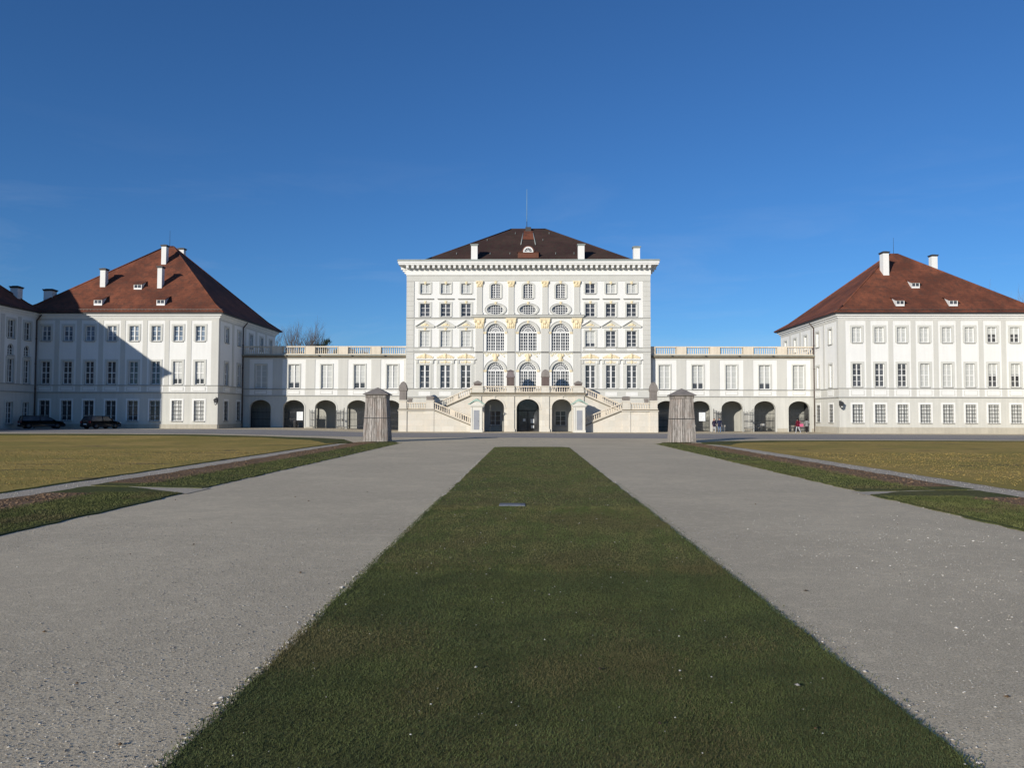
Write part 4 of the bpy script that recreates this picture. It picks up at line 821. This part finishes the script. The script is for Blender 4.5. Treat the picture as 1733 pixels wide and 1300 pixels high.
# ---------------------------------------------------------------- arcaded galleries
def grille_mb(w, h, cross=(.55, 1.4, 2.3), top=True):
    m = MB(); n = int(w/.16)
    for k in range(n+1): x = -w/2+w*k/n; m.box(x-.017, x+.017, -.017, .017, .05, h+(.0 if k % 2 else .12))
    for z in (.1,)+tuple(cross): m.box(-w/2, w/2, -.025, -.0171, z-.03, z+.03)
    return m
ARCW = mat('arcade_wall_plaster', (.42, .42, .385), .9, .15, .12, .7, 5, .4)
def gallery(sgn, label, xe):
    xi = W2; A = thing('gallery', label, 'gallery', (sgn*26, 105, 0), 0, 'arcaded galleries beside the palace'); f = Face(A, 0, 101)
    cs = [17.5, 21.75, 26.03, 30.27, 34.57]; ac = [17.75, 21.95, 26.1, 30.25, 34.6]
    H = [(sgn*c-.72, sgn*c+.72, 5.42, 8.5) for c in cs]; HA = [(sgn*c-1.37, sgn*c+1.37, 0, 3.92, 2.95) for c in ac]
    x0, x1 = sorted((sgn*xi, sgn*xe))
    if sgn < 0: x0 += 0
    m = MB(); m.wall(x0, x1, 4.46, 9.4, H, .2, 0, 0); m.wall(x0, x1, 0, 4.46, HA, .55, 1, 1)
    edges = sorted(sgn*c for c in ac)
    piers = [(a+1.45, b-1.45) for a, b in zip(edges, edges[1:])]
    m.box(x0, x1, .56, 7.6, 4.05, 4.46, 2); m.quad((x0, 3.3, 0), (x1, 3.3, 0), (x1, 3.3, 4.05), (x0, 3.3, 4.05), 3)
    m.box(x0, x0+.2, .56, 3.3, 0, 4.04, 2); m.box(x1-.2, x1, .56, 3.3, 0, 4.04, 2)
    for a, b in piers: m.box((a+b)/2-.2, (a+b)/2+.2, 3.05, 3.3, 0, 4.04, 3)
    m.quad((x0, 7.6, 0), (x0, 7.6, 9.5), (x1, 7.6, 9.5), (x1, 7.6, 0), 0)
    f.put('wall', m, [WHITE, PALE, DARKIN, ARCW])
    m = MB(); c2 = sorted(sgn*c for c in cs); bays = [(a+b)/2 for a, b in zip(c2, c2[1:])]
    for u in bays: m.box(u-.62, u+.62, -.05, .02, 5.4, 9.2, 0)
    lo, hi = c2[0]-1.5, c2[-1]+1.5
    if lo > x0+.1: m.box(x0, lo, -.05, .02, 5.4, 9.2, 0)
    if hi < x1-.1: m.box(hi, x1, -.05, .02, 5.4, 9.2, 0)
    m.box(x0, x1, -.06, .02, 9.2, 9.4, 0); m.box(x0, x1, -.14, .02, 5.28, 5.38, 1); m.box(x0, x1, -.05, .02, 4.52, 5.28, 0); m.box(x0, x1, -.13, .02, 4.42, 4.52, 1)
    for u in c2: m.box(u-1.45, u+1.45, -.065, .0, 4.56, 5.24, 2); m.box(u-.82, u+.82, -.09, -.065, 4.66, 5.14, 0); m.box(u-.72, u+.72, -.105, -.09, 4.73, 5.07, 2)
    for h in HA:
        c = (h[0]+h[1])/2; n = 16; r, zz, rz = 1.37, h[4], h[3]-h[4]
        for k in range(n):
            p, q = PI*k/n, PI*(k+1)/n
            m.prism([(c+r*math.cos(p), zz+rz*math.sin(p)), (c+(r+.16)*math.cos(p), zz+(rz+.16)*math.sin(p)), (c+(r+.16)*math.cos(q), zz+(rz+.16)*math.sin(q)), (c+r*math.cos(q), zz+rz*math.sin(q))], -.05, .02, 4)
        for sg in (-1, 1): a, b = sorted((c+sg*r, c+sg*(r+.16))); m.box(a, b, -.05, .02, 0, zz, 4)
    es = [x0]+[v for c in edges for v in (c-1.55, c+1.55)]+[x1]
    for a, b in zip(es[::2], es[1::2]):
        if b > a+.1: m.box(a, b, -.09, .02, 0, .45, 3)
    f.put('wall_bands', m, [GREY, LINE, WHITE, PLINTH, PALE])
    st = {-1: ['low', 'blind', 'low', 'blind', 'blue'], 1: ['blind', 'low', 'blind', 'low', 'blind']}[sgn]
    order = cs if sgn > 0 else cs[::-1]
    sty = st if sgn > 0 else ['blind', 'low', 'blind', 'low', 'blind']
    for c, s_ in zip(order, sty): window(f, sgn*c, 5.42, 1.44, 3.08, 2, 4, s_, .16, mid=.16, surmat=TRIM)
    m = MB(); m.box(x0, x1, -.22, 7.6, 9.4, 9.5, 0); m.box(x0, x1, -.36, 7.6, 9.5, 9.7, 0); m.box(x0, x1, -.42, 7.6, 9.7, 9.8, 1); f.put('roof_ledge', m, [LEDGE, LEAD])
    for u in bays: pass
    # balustrade: a section per bay between plain blocks
    allb = [x0]+bays+[x1]
    for i, (a, b) in enumerate(zip(allb, allb[1:])):
        a2 = a+(.62 if i > 0 else .15); b2 = b-(.62 if i < len(allb)-2 else .15)
        m = MB(); L = (a2+b2)/2
        m.box(a2-L, b2-L, -.2, .16, 0, .14); m.box(a2-L, b2-L, -.22, .18, .95, 1.1); balusters(m, a2-L, b2-L, -.02, .14, .82, max(4, int((b2-a2)/.27))); f.put('balustrade', m, BALU, L, 9.8)
    for u in bays+([x0+.1] if sgn > 0 else []):
        m = MB(); m.box(-.61, .61, -.24, .2, 0, 1.1); m.box(-.645, -.61, -.27, .22, 0, 1.12); m.box(.61, .645, -.27, .22, 0, 1.12); f.put('balustrade_pier', m, BALU, u, 9.8)
        m = MB(); m.box(-.1, .1, -.55, -.36, -.02, .1); f.put('water_spout', m, DARKLEAD, u-1.2*sgn, 9.62)
    # iron gates
    for i, c in enumerate(ac):
        if i == 2:
            for sd, ang in ((-1, 205 if sgn > 0 else 170), (1, -22 if sgn < 0 else -35)):
                m = MB(); g = grille_mb(1.2, 2.55); m.v = [(x+(.6), y, z+.16*(x)) for x, y, z in g.v]; m.f = g.f; m.m = g.m; m.sm = g.sm
                m.box(1.17, 1.23, -.03, .03, .05, 2.9); m.box(.9, 1.17, -.02, .02, 1.2, 1.4)
                o = f.put('gate', m, IRON, sgn*c+sd*1.42, .02); o.location.y -= .12; o.rotation_euler[2] = R(ang)
        else:
            m = grille_mb(2.7, 2.75); o = f.put('gate', m, IRON, sgn*c, .02); o.location.y += .4
    return A, f
GL, fgl = gallery(-1, 'white arcaded gallery joining palace and left pavilion, its outer end bay in shadow', 36.98)
GR, fgr = gallery(1, 'fully sunlit white arcaded gallery joining the palace to the right pavilion', 36.55)
# ---------------------------------------------------------------- things in the court
def big_cover(x, y, label):
    t = thing('statue_cover', label, 'wooden cover', (x, y, 0), 0, 'tall plank covers in the court'); r = random.Random(int(x*10)+99)
    W0, W1, Hh = .93, .74, 3.62
    for sd in range(4):
        m = MB(); c, s = math.cos(sd*PI/2), math.sin(sd*PI/2); n = 9; ed = [0]+sorted((k+r.uniform(-.18, .18))/n for k in range(1, n))+[1]
        for k in range(n):
            g = .011; a0, b0 = -W0+2*W0*ed[k]+g, -W0+2*W0*ed[k+1]-g; a1, b1 = -W1+2*W1*ed[k]+g, -W1+2*W1*ed[k+1]-g; o = r.uniform(0, .045); bz = r.uniform(0, .05); d0, d1 = W0+o, W1+o
            if r.random() < .4: o2 = r.uniform(-.01, .01); a1 += o2; b1 += o2
            q = [(a0, -d0, bz), (b0, -d0, bz), (b1, -d1, Hh), (a1, -d1, Hh), (a0, -d0+.05, bz), (b0, -d0+.05, bz), (b1, -d1+.05, Hh), (a1, -d1+.05, Hh)]
            m.add([(p*c-q_*s, p*s+q_*c, z) for p, q_, z in q], [(0,1,2,3),(1,5,6,2),(4,0,3,7),(3,2,6,7),(5,4,7,6),(4,5,1,0)])
        for z0, z1, ex in ((Hh-.26, Hh-.02, .06),):
            w0 = W0+(W1-W0)*z0/Hh; ww = W1+.02
            q = [(-ww, -w0-ex, z0), (ww, -w0-ex, z0), (ww, -w0-ex+.0, z1), (-ww, -w0-ex, z1), (-ww, -w0, z0), (ww, -w0, z0), (ww, -w0, z1), (-ww, -w0, z1)]
            m.add([(p*c-q_*s, p*s+q_*c, z) for p, q_, z in q], [(0,1,2,3),(1,5,6,2),(4,0,3,7),(3,2,6,7),(5,4,7,6),(4,5,1,0)])
        put('plank_panel', m, WOOD, t)
    m = MB(); wq = W0+(W1-W0)*.5+.055
    for sd in range(4):
        c, s = math.cos(sd*PI/2), math.sin(sd*PI/2)
        q = [(-wq, -wq, 1.79), (wq, -wq, 1.79), (wq, -wq, 1.84), (-wq, -wq, 1.84)]; m.add([(p*c-q_*s, p*s+q_*c, z) for p, q_, z in q], [(0, 1, 2, 3)])
    put('iron_band', m, IRON, t)
    m = MB(); m.tbox(-.7, .7, -.7, .7, .1, -.6, .6, -.6, .6, 3.55); put('inner_frame', m, WOODDK, t)
    m = MB(); n = 5; z0, z1 = Hh-.02, Hh+.56; h0 = .96
    m.box(-h0, h0, -h0, h0, z0, z0+.05)
    for k in range(n): a = h0*(1-k/n)+.02; b = h0*(1-(k+1)/n)+.012; za = z0+.05+(z1-z0-.05)*k/n; zb = z0+.05+(z1-z0-.05)*(k+1)/n; m.tbox(-a, a, -a, a, za, -b, b, -b, b, zb)
    put('cover_roof', m, SHINGLE, t); return t
big_cover(-11.62, 60.6, 'tall grey plank cover with pyramid roof left of the central grass strip')
big_cover(11.95, 61.4, 'tall grey plank cover with pyramid roof right of the central grass strip')

def lantern(loc, rz, label):
    t = thing('wall_lantern', label, 'lantern', loc, rz, 'corner wall lanterns')
    m = MB(); m.tube((0, 0, .35), (0, -.55, .55), .03, .03, 6); m.tube((0, 0, .0), (0, -.5, .5), .02, .02, 5); m.box(-.06, .06, -.02, .02, -.1, .5); put('bracket', m, IRON, t)
    m = MB(); m.tbox(-.13, .13, -.68, -.42, -.35, -.2, .2, -.75, -.35, .2); m.tbox(-.24, .24, -.79, -.31, .2, -.05, .05, -.6, -.5, .42); m.blob(0, -.55, -.38, .06, .06, .06); b = put('lamp_housing', m, IRON, t)
    m = MB(); m.tbox(-.115, .115, -.69, -.41, -.3, -.165, .165, -.735, -.365, .14); put('lamp_glass', m, BLIND, b)
lantern((-36.98, 92.96, 3.55), 0, 'iron wall lantern on the corner of the left pavilion')
lantern((36.55, 92.96, 3.35), 0, 'iron wall lantern on the corner of the right pavilion')

def notice(x, z, label):
    t = thing('notice_board', label, 'notice', (x, 101.36, 0), 0, 'white notices on the gates'); m = MB(); m.box(-.4, .4, 0, .03, z, z+1.1); put('board', m, PAPER, t)
    m = MB(); r = random.Random(2)
    for k in range(7): m.box(-.3, -.3+r.uniform(.3, .58), -.006, 0, z+.15+k*.11, z+.18+k*.11)
    m.box(-.3, .1, -.006, 0, z+.95, z+1.02); put('print', m, GREY, t)
    m = MB(); m.box(-.44, .44, .031, .06, z-.04, z+1.14); put('frame', m, IRON, t)
notice(-29.55, 1.3, 'white notice hanging on the closed iron gate left of the open left gates')
notice(22.35, 1.35, 'white notice hanging on the iron gate nearest the right plank cover')

def litter_bin(x, y, label):
    t = thing('litter_bin', label, 'bin', (x, y, ground_h(x, y))); m = MB(); m.lathe(0, 0, 0, [(.2, 0), (.24, .05), (.26, .72), (.28, .75), (.28, .8)], 12); put('bin_body', m, IRON, t)
    m = MB(); m.lathe(0, 0, .8, [(.29, 0), (.26, .1), (.1, .17)], 12); put('lid', m, DARKLEAD, t)
litter_bin(-29.9, 100.6, 'small dark bin standing before the gate with the left notice')

def block(x, y, label, wd=.9):
    t = thing('stone_bench', label, 'bench', (x, y, 0), 0, 'pale stone benches in the arcade'); m = MB(); m.box(-wd/2, wd/2, -.25, .25, .62, .78); m.box(-wd/2-.03, wd/2+.03, -.28, .28, .78, .82); put('seat', m, STONE, t)
    for sg in (-1, 1): m = MB(); m.box(sg*wd*.25-wd*.22, sg*wd*.25+wd*.22, -.2, .2, 0, .62); put('support', m, STONE, t)
block(24.9, 101.9, 'pale stone bench in the open right archway behind the couple in navy')
block(21.3, 102.3, 'pale stone bench behind the gate with the right notice', .7)
block(33.7, 101.9, 'pale stone bench in the last right archway behind the walker in maroon', .8)

def bicycle(x, y, rz):
    t = thing('bicycle', 'pale bicycle parked inside the fourth archway of the right gallery', 'bicycle', (x, y, 0), rz)
    fr = mat('bike_paint', (.6, .6, .58), .4, .5, .05); z = .34
    for cx in (-.53, .53):
        m = MB(); n = 20
        for k in range(n): p, q = 2*PI*k/n, 2*PI*(k+1)/n; m.tube((cx+.33*math.cos(p), 0, z+.33*math.sin(p)), (cx+.33*math.cos(q), 0, z+.33*math.sin(q)), .022, .022, 5)
        wv = put('wheel', m, IRON, t); m = MB()
        for k in range(10): a = 2*PI*k/10; m.tube((cx, 0, z), (cx+.31*math.cos(a), 0, z+.31*math.sin(a)), .006, .006, 3)
        put('spokes', m, LEAD, wv)
    m = MB(); A = (-.53, 0, z); B = (-.1, 0, .3); C_ = (-.22, 0, .85); D = (.4, 0, .88); E_ = (.53, 0, z)
    for a, b in ((A, B), (A, C_), (B, C_), (B, (.43, 0, .75)), (C_, D), (D, E_), (D, (.36, 0, 1.02))): m.tube(a, b, .025, .025, 6)
    put('frame', m, fr, t); m = MB(); m.tube((.36, -.28, 1.02), (.36, .28, 1.02), .018, .018, 6); put('handlebar', m, IRON, t); m = MB(); m.blob(-.25, 0, .93, .14, .08, .05); put('saddle', m, IRON, t)
    m = MB(); m.box(.55, .9, -.2, .2, .75, 1.05); put('basket', m, FRAME, t)
bicycle(29.6, 101.95, R(12))

# cars
TYRE = mat('tyre_rubber', (.02, .02, .021), .9, .2, .1); RED = mat('tail_lamp', (.25, .012, .012), .3, .5, .05); RIM = mat('alloy_rim', (.09, .09, .095), .35, .5, .05, metal=.6)
def car(x, y, rz, paint, label, L=4.2, hh=1.48, estate=False):
    t = thing('parked_car', label, 'car', (x, y, ground_h(x, y)), rz, 'dark cars parked in the shade'); h2 = L/2; wd = .86
    low = [(-h2, .35), (-h2, .62), (-h2+.06, .92), (h2-.95, .92), (h2-.25, .80), (h2-.02, .62), (h2, .34), (h2-.1, .22), (-h2+.1, .22)]
    m = MB(); nst = 7
    secs = [(-1, .93), (-.86, 1), (0, 1.0), (.86, 1), (1, .93)]
    n = len(low); vs = []
    for k, sc_ in secs:
        for px, pz in low: vs.append((px*(.985 if abs(k) == 1 else 1), k*wd, .22+(pz-.22)*(sc_ if abs(k) == 1 else 1)))
    fs = []
    for j in range(len(secs)-1): fs += [(j*n+i, j*n+(i+1) % n, (j+1)*n+(i+1) % n, (j+1)*n+i) for i in range(n)]
    fs += [tuple(range(n)), tuple(range((len(secs)-1)*n, len(secs)*n))[::-1]]
    m.add(vs, fs, 0, True)
    rear = -h2+.12; rt = (-h2+.42 if not estate else -h2+.25)
    # roof shell and pillars
    m.add([(rt, -.6, hh), (.35, -.62, hh-.02), (.35, .62, hh-.02), (rt, .6, hh), (rt-.03, -.64, hh-.07), (.45, -.66, hh-.09), (.45, .66, hh-.09), (rt-.03, .64, hh-.07)], [(0,1,2,3),(0,4,5,1),(1,5,6,2),(2,6,7,3),(3,7,4,0),(7,6,5,4)], 0, True)
    for sg in (-1, 1):
        for a, b in (((rear, sg*.8, .92), (rt-.02, sg*.63, hh-.05)), ((h2-1.05, sg*.8, .92), (.4, sg*.64, hh-.06)), ((-.35, sg*.81, .92), (-.32, sg*.645, hh-.06))): m.tube(a, b, .05, .04, 6)
    body = put('body', m, paint, t)
    m = MB(); m.add([(rear, -.79, .92), (h2-1.05, -.79, .92), (.42, -.64, hh-.08), (rt, -.62, hh-.08), (rear, .79, .92), (h2-1.05, .79, .92), (.42, .64, hh-.08), (rt, .62, hh-.08)], [(0,1,2,3),(4,7,6,5),(0,3,7,4),(1,5,6,2)])
    put('windows', m, GLASS, t)
    for wx in (-h2+.78, h2-.82):
        for sg in (-1, 1):
            m = MB(); m.tube((wx, sg*.66, .31), (wx, sg*.885, .31), .31, .31, 18); wh = put('wheel', m, TYRE, t); m = MB(); m.tube((wx, sg*.87, .31), (wx, sg*.892, .31), .19, .19, 12); put('rim', m, RIM, wh)
    for sg in (-1, 1):
        m = MB(); m.box(-h2-.015, -h2+.1, sg*.72-.12, sg*.72+.12, .68, .9); put('taillight', m, RED, t); m = MB(); m.box(h2-.2, h2-.02, sg*.64-.16, sg*.64+.16, .6, .74); put('headlight', m, PAPER, t)
        m = MB(); m.blob(h2-1.25, sg*.93, .98, .08, .1, .07); put('wing_mirror', m, paint, t)
    m = MB(); m.box(-h2-.02, -h2+.05, -.26, .26, .5, .62); put('number_plate', m, PAPER, t); m = MB(); m.box(-h2-.05, -h2+.12, -.8, .8, .3, .44); m.box(h2-.12, h2+.03, -.8, .8, .3, .42); put('bumper', m, TYRE, t)
def paint(name, c): return mat(name, c, .25, .6, .03, .5, 3)
car(-55.9, 89.4, R(44), paint('black_car_paint', (.006, .006, .007)), 'black estate car parked in shade at the left edge before the corner of the wing', 4.5, 1.5, True)
car(-48.9, 89.2, R(66), paint('dark_car_paint', (.012, .010, .011)), 'dark hatchback with pale rear window parked in the shade of the left pavilion', 4.0, 1.5)
white = paint('white_car_paint', (.7, .7, .7))

# ---------------------------------------------------------------- people
SKIN = mat('skin', (.52, .33, .25), .6, .3, .04)
def cloth(name, c): return mat(name, c, .9, .15, .12, 6, 30)
def person(x, y, rz, label, stride, top, legs, shoes, hairc, long_hair, arms, coat=.62, hat=False, female=False, hh=1.75):
    t = thing('person', label, 'person', (x, y, .0), rz, None); k = hh/1.75
    J = {}; E_ = []
    def j(nm, p, r, par=None): J[nm] = (p, r); (E_.append((par, nm)) if par else None)
    s = stride; sw = .19 if not female else .17
    j('pel', (0, 0, .96), .135); j('wai', (0, 0, 1.08), .125, 'pel'); j('che', (0, -.01, 1.3), .155, 'wai'); j('shl', (0, 0, 1.43), .10, 'che'); j('nek', (0, -.01, 1.5), .055, 'shl'); j('hd1', (0, -.025, 1.585), .085, 'nek'); j('hd2', (0, -.02, 1.66), .1, 'hd1'); j('hd3', (0, -.01, 1.72), .07, 'hd2')
    for sg, nm in ((-1, 'r'), (1, 'l')):
        st = s*sg
        j('hip'+nm, (sg*.095, 0, .88), .105, 'pel'); j('kne'+nm, (sg*.1, -.28*st-.03, .5+.0), .068, 'hip'+nm); j('ank'+nm, (sg*.105, -.5*st+(.12 if st < 0 else 0), .1 + (.06 if st < -.2 else 0)), .045, 'kne'+nm); j('toe'+nm, (sg*.12, -.5*st-.15+(.12 if st < 0 else 0), .045), .04, 'ank'+nm)
        ar = arms[0 if sg < 0 else 1]
        j('sho'+nm, (sg*sw, 0, 1.41), .075, 'shl'); j('elb'+nm, (sg*(sw+.07)+ar[0][0], ar[0][1], 1.13+ar[0][2]), .05, 'sho'+nm); j('wri'+nm, (sg*(sw+.08)+ar[1][0], ar[1][1], .9+ar[1][2]), .034, 'elb'+nm); 
        e, w_ = Vector(J['elb'+nm][0]), Vector(J['wri'+nm][0]); d = (w_-e).normalized(); j('pal'+nm, tuple(w_+d*.09), .036, 'wri'+nm)
    names = list(J); me = bpy.data.meshes.new('body'); me.from_pydata([tuple(c*k for c in J[n][0]) for n in names], [(names.index(a), names.index(b)) for a, b in E_], [])
    o = bpy.data.objects.new('body', me); sc.collection.objects.link(o)
    o.modifiers.new('skin', 'SKIN'); lay = me.skin_vertices[0].data
    for i, n in enumerate(names): r = J[n][1]*k; lay[i].radius = (r*(1.25 if n in ('che', 'wai', 'pel', 'shl') else 1), r*(.85 if n in ('che', 'wai', 'pel', 'shl') else 1)); lay[i].use_root = (i == 0)
    o.modifiers.new('sub', 'SUBSURF').levels = 2; o.modifiers['sub'].render_levels = 2
    dg = bpy.context.evaluated_depsgraph_get(); nm_ = bpy.data.meshes.new_from_object(o.evaluated_get(dg)); bpy.data.objects.remove(o)
    bm = bmesh.new(); bm.from_mesh(nm_)
    for f in bm.faces:
        c = f.calc_center_median()/k; f.smooth = True
        hand = any((Vector(J['wri'+a][0])-c).length < .03 or (Vector(J['pal'+a][0])-c).length < .075 for a in 'rl')
        f.material_index = 0 if (c.z > 1.5 or hand) else (3 if c.z < .1 and not hand else (2 if c.z < coat+.22 and abs(c.x) < .28 and not any((Vector(J['elb'+a][0])-c).length < .12 for a in 'rl') else 1))
    # fingers and thumb
    def tube(a, b, ra, rb):
        a, b = Vector(a), Vector(b); d = (b-a).normalized(); u = d.orthogonal().normalized(); w_ = d.cross(u); vs = [bm.verts.new(p+(u*math.cos(q*PI/2)+w_*math.sin(q*PI/2))*r) for p, r in ((a, ra), (b, rb)) for q in range(4)]
        for q in range(4): bm.faces.new((vs[q], vs[(q+1) % 4], vs[(q+1) % 4+4], vs[q+4]))
        bm.faces.new(vs[4:])
    for a in 'rl':
        w_, p = Vector(J['wri'+a][0])*k, Vector(J['pal'+a][0])*k; d = (p-w_).normalized(); side = Vector((0, 1, 0)); side = (side-d*side.dot(d)).normalized(); nrm = d.cross(side)
        for q, ln in enumerate((.062, .075, .08, .07)): b0 = p+side*(.03-.02*q)+d*.0; b1 = b0+d*ln*.6+nrm*.008; tube(b0, b1, .0095, .009); tube(b1, b1+d*ln*.4+nrm*.022, .009, .007)
        b0 = w_+d*.04-side*.03; tube(b0, b0+d*.035-side*.03, .011, .01); tube(b0+d*.035-side*.03, b0+d*.065-side*.035, .01, .008)
    # nose, ears
    for c, r in (((0, -.128, 1.62), .016), ((-.1, -.005, 1.62), .02), ((.1, -.005, 1.62), .02)): bmesh.ops.create_icosphere(bm, subdivisions=1, radius=r*k, matrix=Matrix.Translation(Vector(c)*k))
    bm.to_mesh(nm_); bm.free(); nm_.name = 'body'
    put('body', nm_, [SKIN, top, legs, shoes], t)
    for mm in (SKIN, top, legs, shoes): 
        if mm.name not in [q.name for q in nm_.materials if q]: nm_.materials.append(mm)
    m = MB(); m.blob(0, .012*k, 1.675*k, .112*k, .118*k, .1*k, 0, 12, 8); m.blob(0, .05*k, 1.6*k, .1*k, .085*k, .1*k, 0, 10, 6)
    if long_hair: m.blob(0, .07*k, 1.5*k, .12*k, .07*k, .17*k, 0, 10, 6)
    put('hair', m, hairc, t)
    m = MB(); 
    for sg in (-1, 1): m.blob(sg*.037*k, -.108*k, 1.645*k, .013*k, .01*k, .01*k, 0, 6, 4)
    m.blob(0, -.112*k, 1.565*k, .024*k, .01*k, .006*k, 0, 6, 4); put('facial_features', m, cloth('dark_brown', (.05, .03, .025)), t)
    m = MB()
    rr = [(.2*k, coat*k), (.178*k, (coat+.25)*k), (.165*k, 1.1*k)] 
    vs = []; fs = []
    for r, z in rr: vs += [(r*math.cos(2*PI*q/14), r*.78*math.sin(2*PI*q/14), z) for q in range(14)]
    for jn in range(2): fs += [(jn*14+q, jn*14+(q+1) % 14, (jn+1)*14+(q+1) % 14, (jn+1)*14+q) for q in range(14)]
    m.add(vs, fs, 0, True); put('jacket_hem', m, top, t); return t
hang = ((0, .03, 0), (0, -.05, 0)); bent = ((0, .06, .02), (-.0, -.22, .16))
navy, dk, ltg, jean = cloth('navy_jacket', (.02, .025, .06)), cloth('dark_jacket', (.03, .025, .05)), cloth('light_grey_trousers', (.42, .43, .45)), cloth('blue_jeans', (.13, .19, .30))
maroon, greyj, blk, shoe, wsh = cloth('maroon_jacket', (.14, .012, .028)), cloth('grey_jacket', (.22, .22, .215)), cloth('black_trousers', (.022, .018, .02)), cloth('dark_shoes', (.03, .03, .03)), cloth('white_shoes', (.7, .7, .7))
red_h, br_h, bl_h = cloth('auburn_hair', (.16, .05, .025)), cloth('brown_hair', (.07, .04, .025)), cloth('black_hair', (.02, .016, .015))
person(22.05, 93.6, R(15), 'person with auburn hair in dark jacket and light grey trousers beside one in navy', .3, dk, ltg, shoe, red_h, True, (hang, bent), .78, female=True, hh=1.7)
person(22.62, 93.4, R(-10), 'person in a navy jacket and blue jeans standing beside the person with auburn hair', .22, navy, jean, shoe, br_h, False, (bent, hang), .74, hh=1.76)
person(31.75, 93.2, R(200), 'person in a maroon jacket and pale grey trousers walking before the last right archway', .45, maroon, ltg, wsh, bl_h, False, (hang, ((.05, .1, .0), (.02, -.1, .02))), .8, hh=1.74)
person(32.75, 93.1, R(150), 'person in grey jacket and black trousers striding right of the walker in maroon', .7, greyj, blk, wsh, bl_h, False, (bent, hang), .82, hh=1.74)
bag = thing('shoulder_bag', 'pink bag hanging at the side of the walker in the maroon jacket', 'bag', (32.12, 93.1, .78)); m = MB(); m.tbox(-.19, .19, -.09, .09, 0, -.22, .22, -.06, .06, .34); put('bag_body', m, cloth('pink_fabric', (.62, .13, .24)), bag)
m = MB()
for a, b in (((-.12, 0, .34), (-.22, .02, .68)), ((.12, 0, .34), (-.16, .02, .68))): m.tube(a, b, .014, .014, 5)
put('strap', m, cloth('pink_strap', (.5, .1, .2)), bag)

# ---------------------------------------------------------------- trees
def bare_tree(x, y, h, spread, label, seed, dep=6, group=None, r0=.32):
    t = thing('bare_tree', label, 'tree', (x, y, 0), 0, group); r = random.Random(seed); tr = MB(); cr = MB()
    def grow(p, d, ln, rad, lev):
        q = p+d*ln; mb = tr if lev < 1 else cr; mb.tube(p, q, rad, rad*.72, 6 if lev < 2 else (4 if lev < 4 else 3), cap=False)
        if lev >= dep: return
        for k in range((3 if lev < 4 else 2) if lev else 7):
            ax = Vector((r.gauss(0, 1), r.gauss(0, 1), r.gauss(0, .5))); a = r.uniform(.18, .5) if lev else r.uniform(.14, .5)*spread
            nd = (d+ax.normalized()*math.tan(a)).normalized(); nd.z += .16; nd.normalize()
            st = p+d*ln*(1 if lev == 0 else r.uniform(.55, 1)); grow(st, nd, ln*(r.uniform(.62, .85) if lev else h*.24/ln*r.uniform(.8, 1.1)), rad*(.55 if lev else .42), lev+1)
    grow(Vector((0, 0, 0)), Vector((r.uniform(-.03, .03), 0, 1)).normalized(), h*.38, r0, 0)
    put('trunk', tr, BARK, t); put('crown', cr, BARK, t); return t
bare_tree(-47.3, 160, 19.8, 1.0, 'broad bare winter tree rising behind the left gallery, the larger of the two', 4, 6)
bare_tree(-45.0, 165, 19.2, .7, 'narrow bare winter tree just right of the broad one behind the left gallery', 11, 6)
bare_tree(-50.9, 152, 17, .8, 'small bare tree peeping out beside the left pavilion eave', 8, 6)
bare_tree(93.2, 150, 23.6, 1.0, 'bare tree top showing beyond the right end of the right pavilion roof', 21, 6)
bare_tree(86.8, 150, 25.2, .7, 'bare tree top just showing over the right slope of the right pavilion roof', 25, 5)
EVG = leafm('evergreen_leaf', (.035, .05, .02))
def bushy(x, y, h, w_, label, seed, mats=None, n=2600, lo=.35):
    t = thing('evergreen_tree', label, 'tree', (x, y, 0)); m = MB(); m.tube((0, 0, 0), (0, 0, h*.7), .25, .1, 6); put('trunk', m, BARK, t)
    g = np.random.default_rng(seed); c = np.stack([g.normal(0, .38, 26)*w_, g.normal(0, .38, 26)*w_, h*(lo+(1-lo)*g.uniform(.1, .93, 26))], 1); i = g.integers(0, 26, n); P = c[i]+g.normal(0, .16*w_, (n, 3))
    d1 = g.normal(0, 1, (n, 3)); d2 = g.normal(0, 1, (n, 3)); s_ = .16; V = np.stack([P-d1*s_*.5, P+d1*s_*.5, P+d2*s_], 1).reshape(-1, 3)
    o = cloud_mesh('crown', V, np.arange(3*n).reshape(-1, 3), mats or EVG, 3, kind=None) if False else None
    me = bpy.data.meshes.new('crown'); me.from_pydata(V.tolist(), [], np.arange(3*n).reshape(-1, 3).tolist()); put('crown', me, EVG, t)
bushy(-41.5, 160, 18.2, 1.5, 'small dark evergreen top showing right of the bare trees over the left gallery', 3)
g = np.random.default_rng(8); n = 6500; xs = g.uniform(-66, -31, n); top = 15.2+.4*np.sin(xs*.8)+.5*np.sin(xs*2.3+1)
zz = top*g.uniform(.55, 1, n)**.5; P = np.stack([xs, 168+g.uniform(-3, 3, n), zz], 1); d1 = g.normal(0, .05, (n, 3)); d2 = np.stack([g.normal(0, .25, n), g.normal(0, .25, n), g.uniform(.3, .9, n)], 1)
cloud_mesh('far_woodland', np.stack([P-d1, P+d1, P+d2], 1).reshape(-1, 3), np.arange(3*n).reshape(-1, 3), [mat('bare_twigs', (.085, .06, .045), .95, .1, .2, 1, 5)], 3)
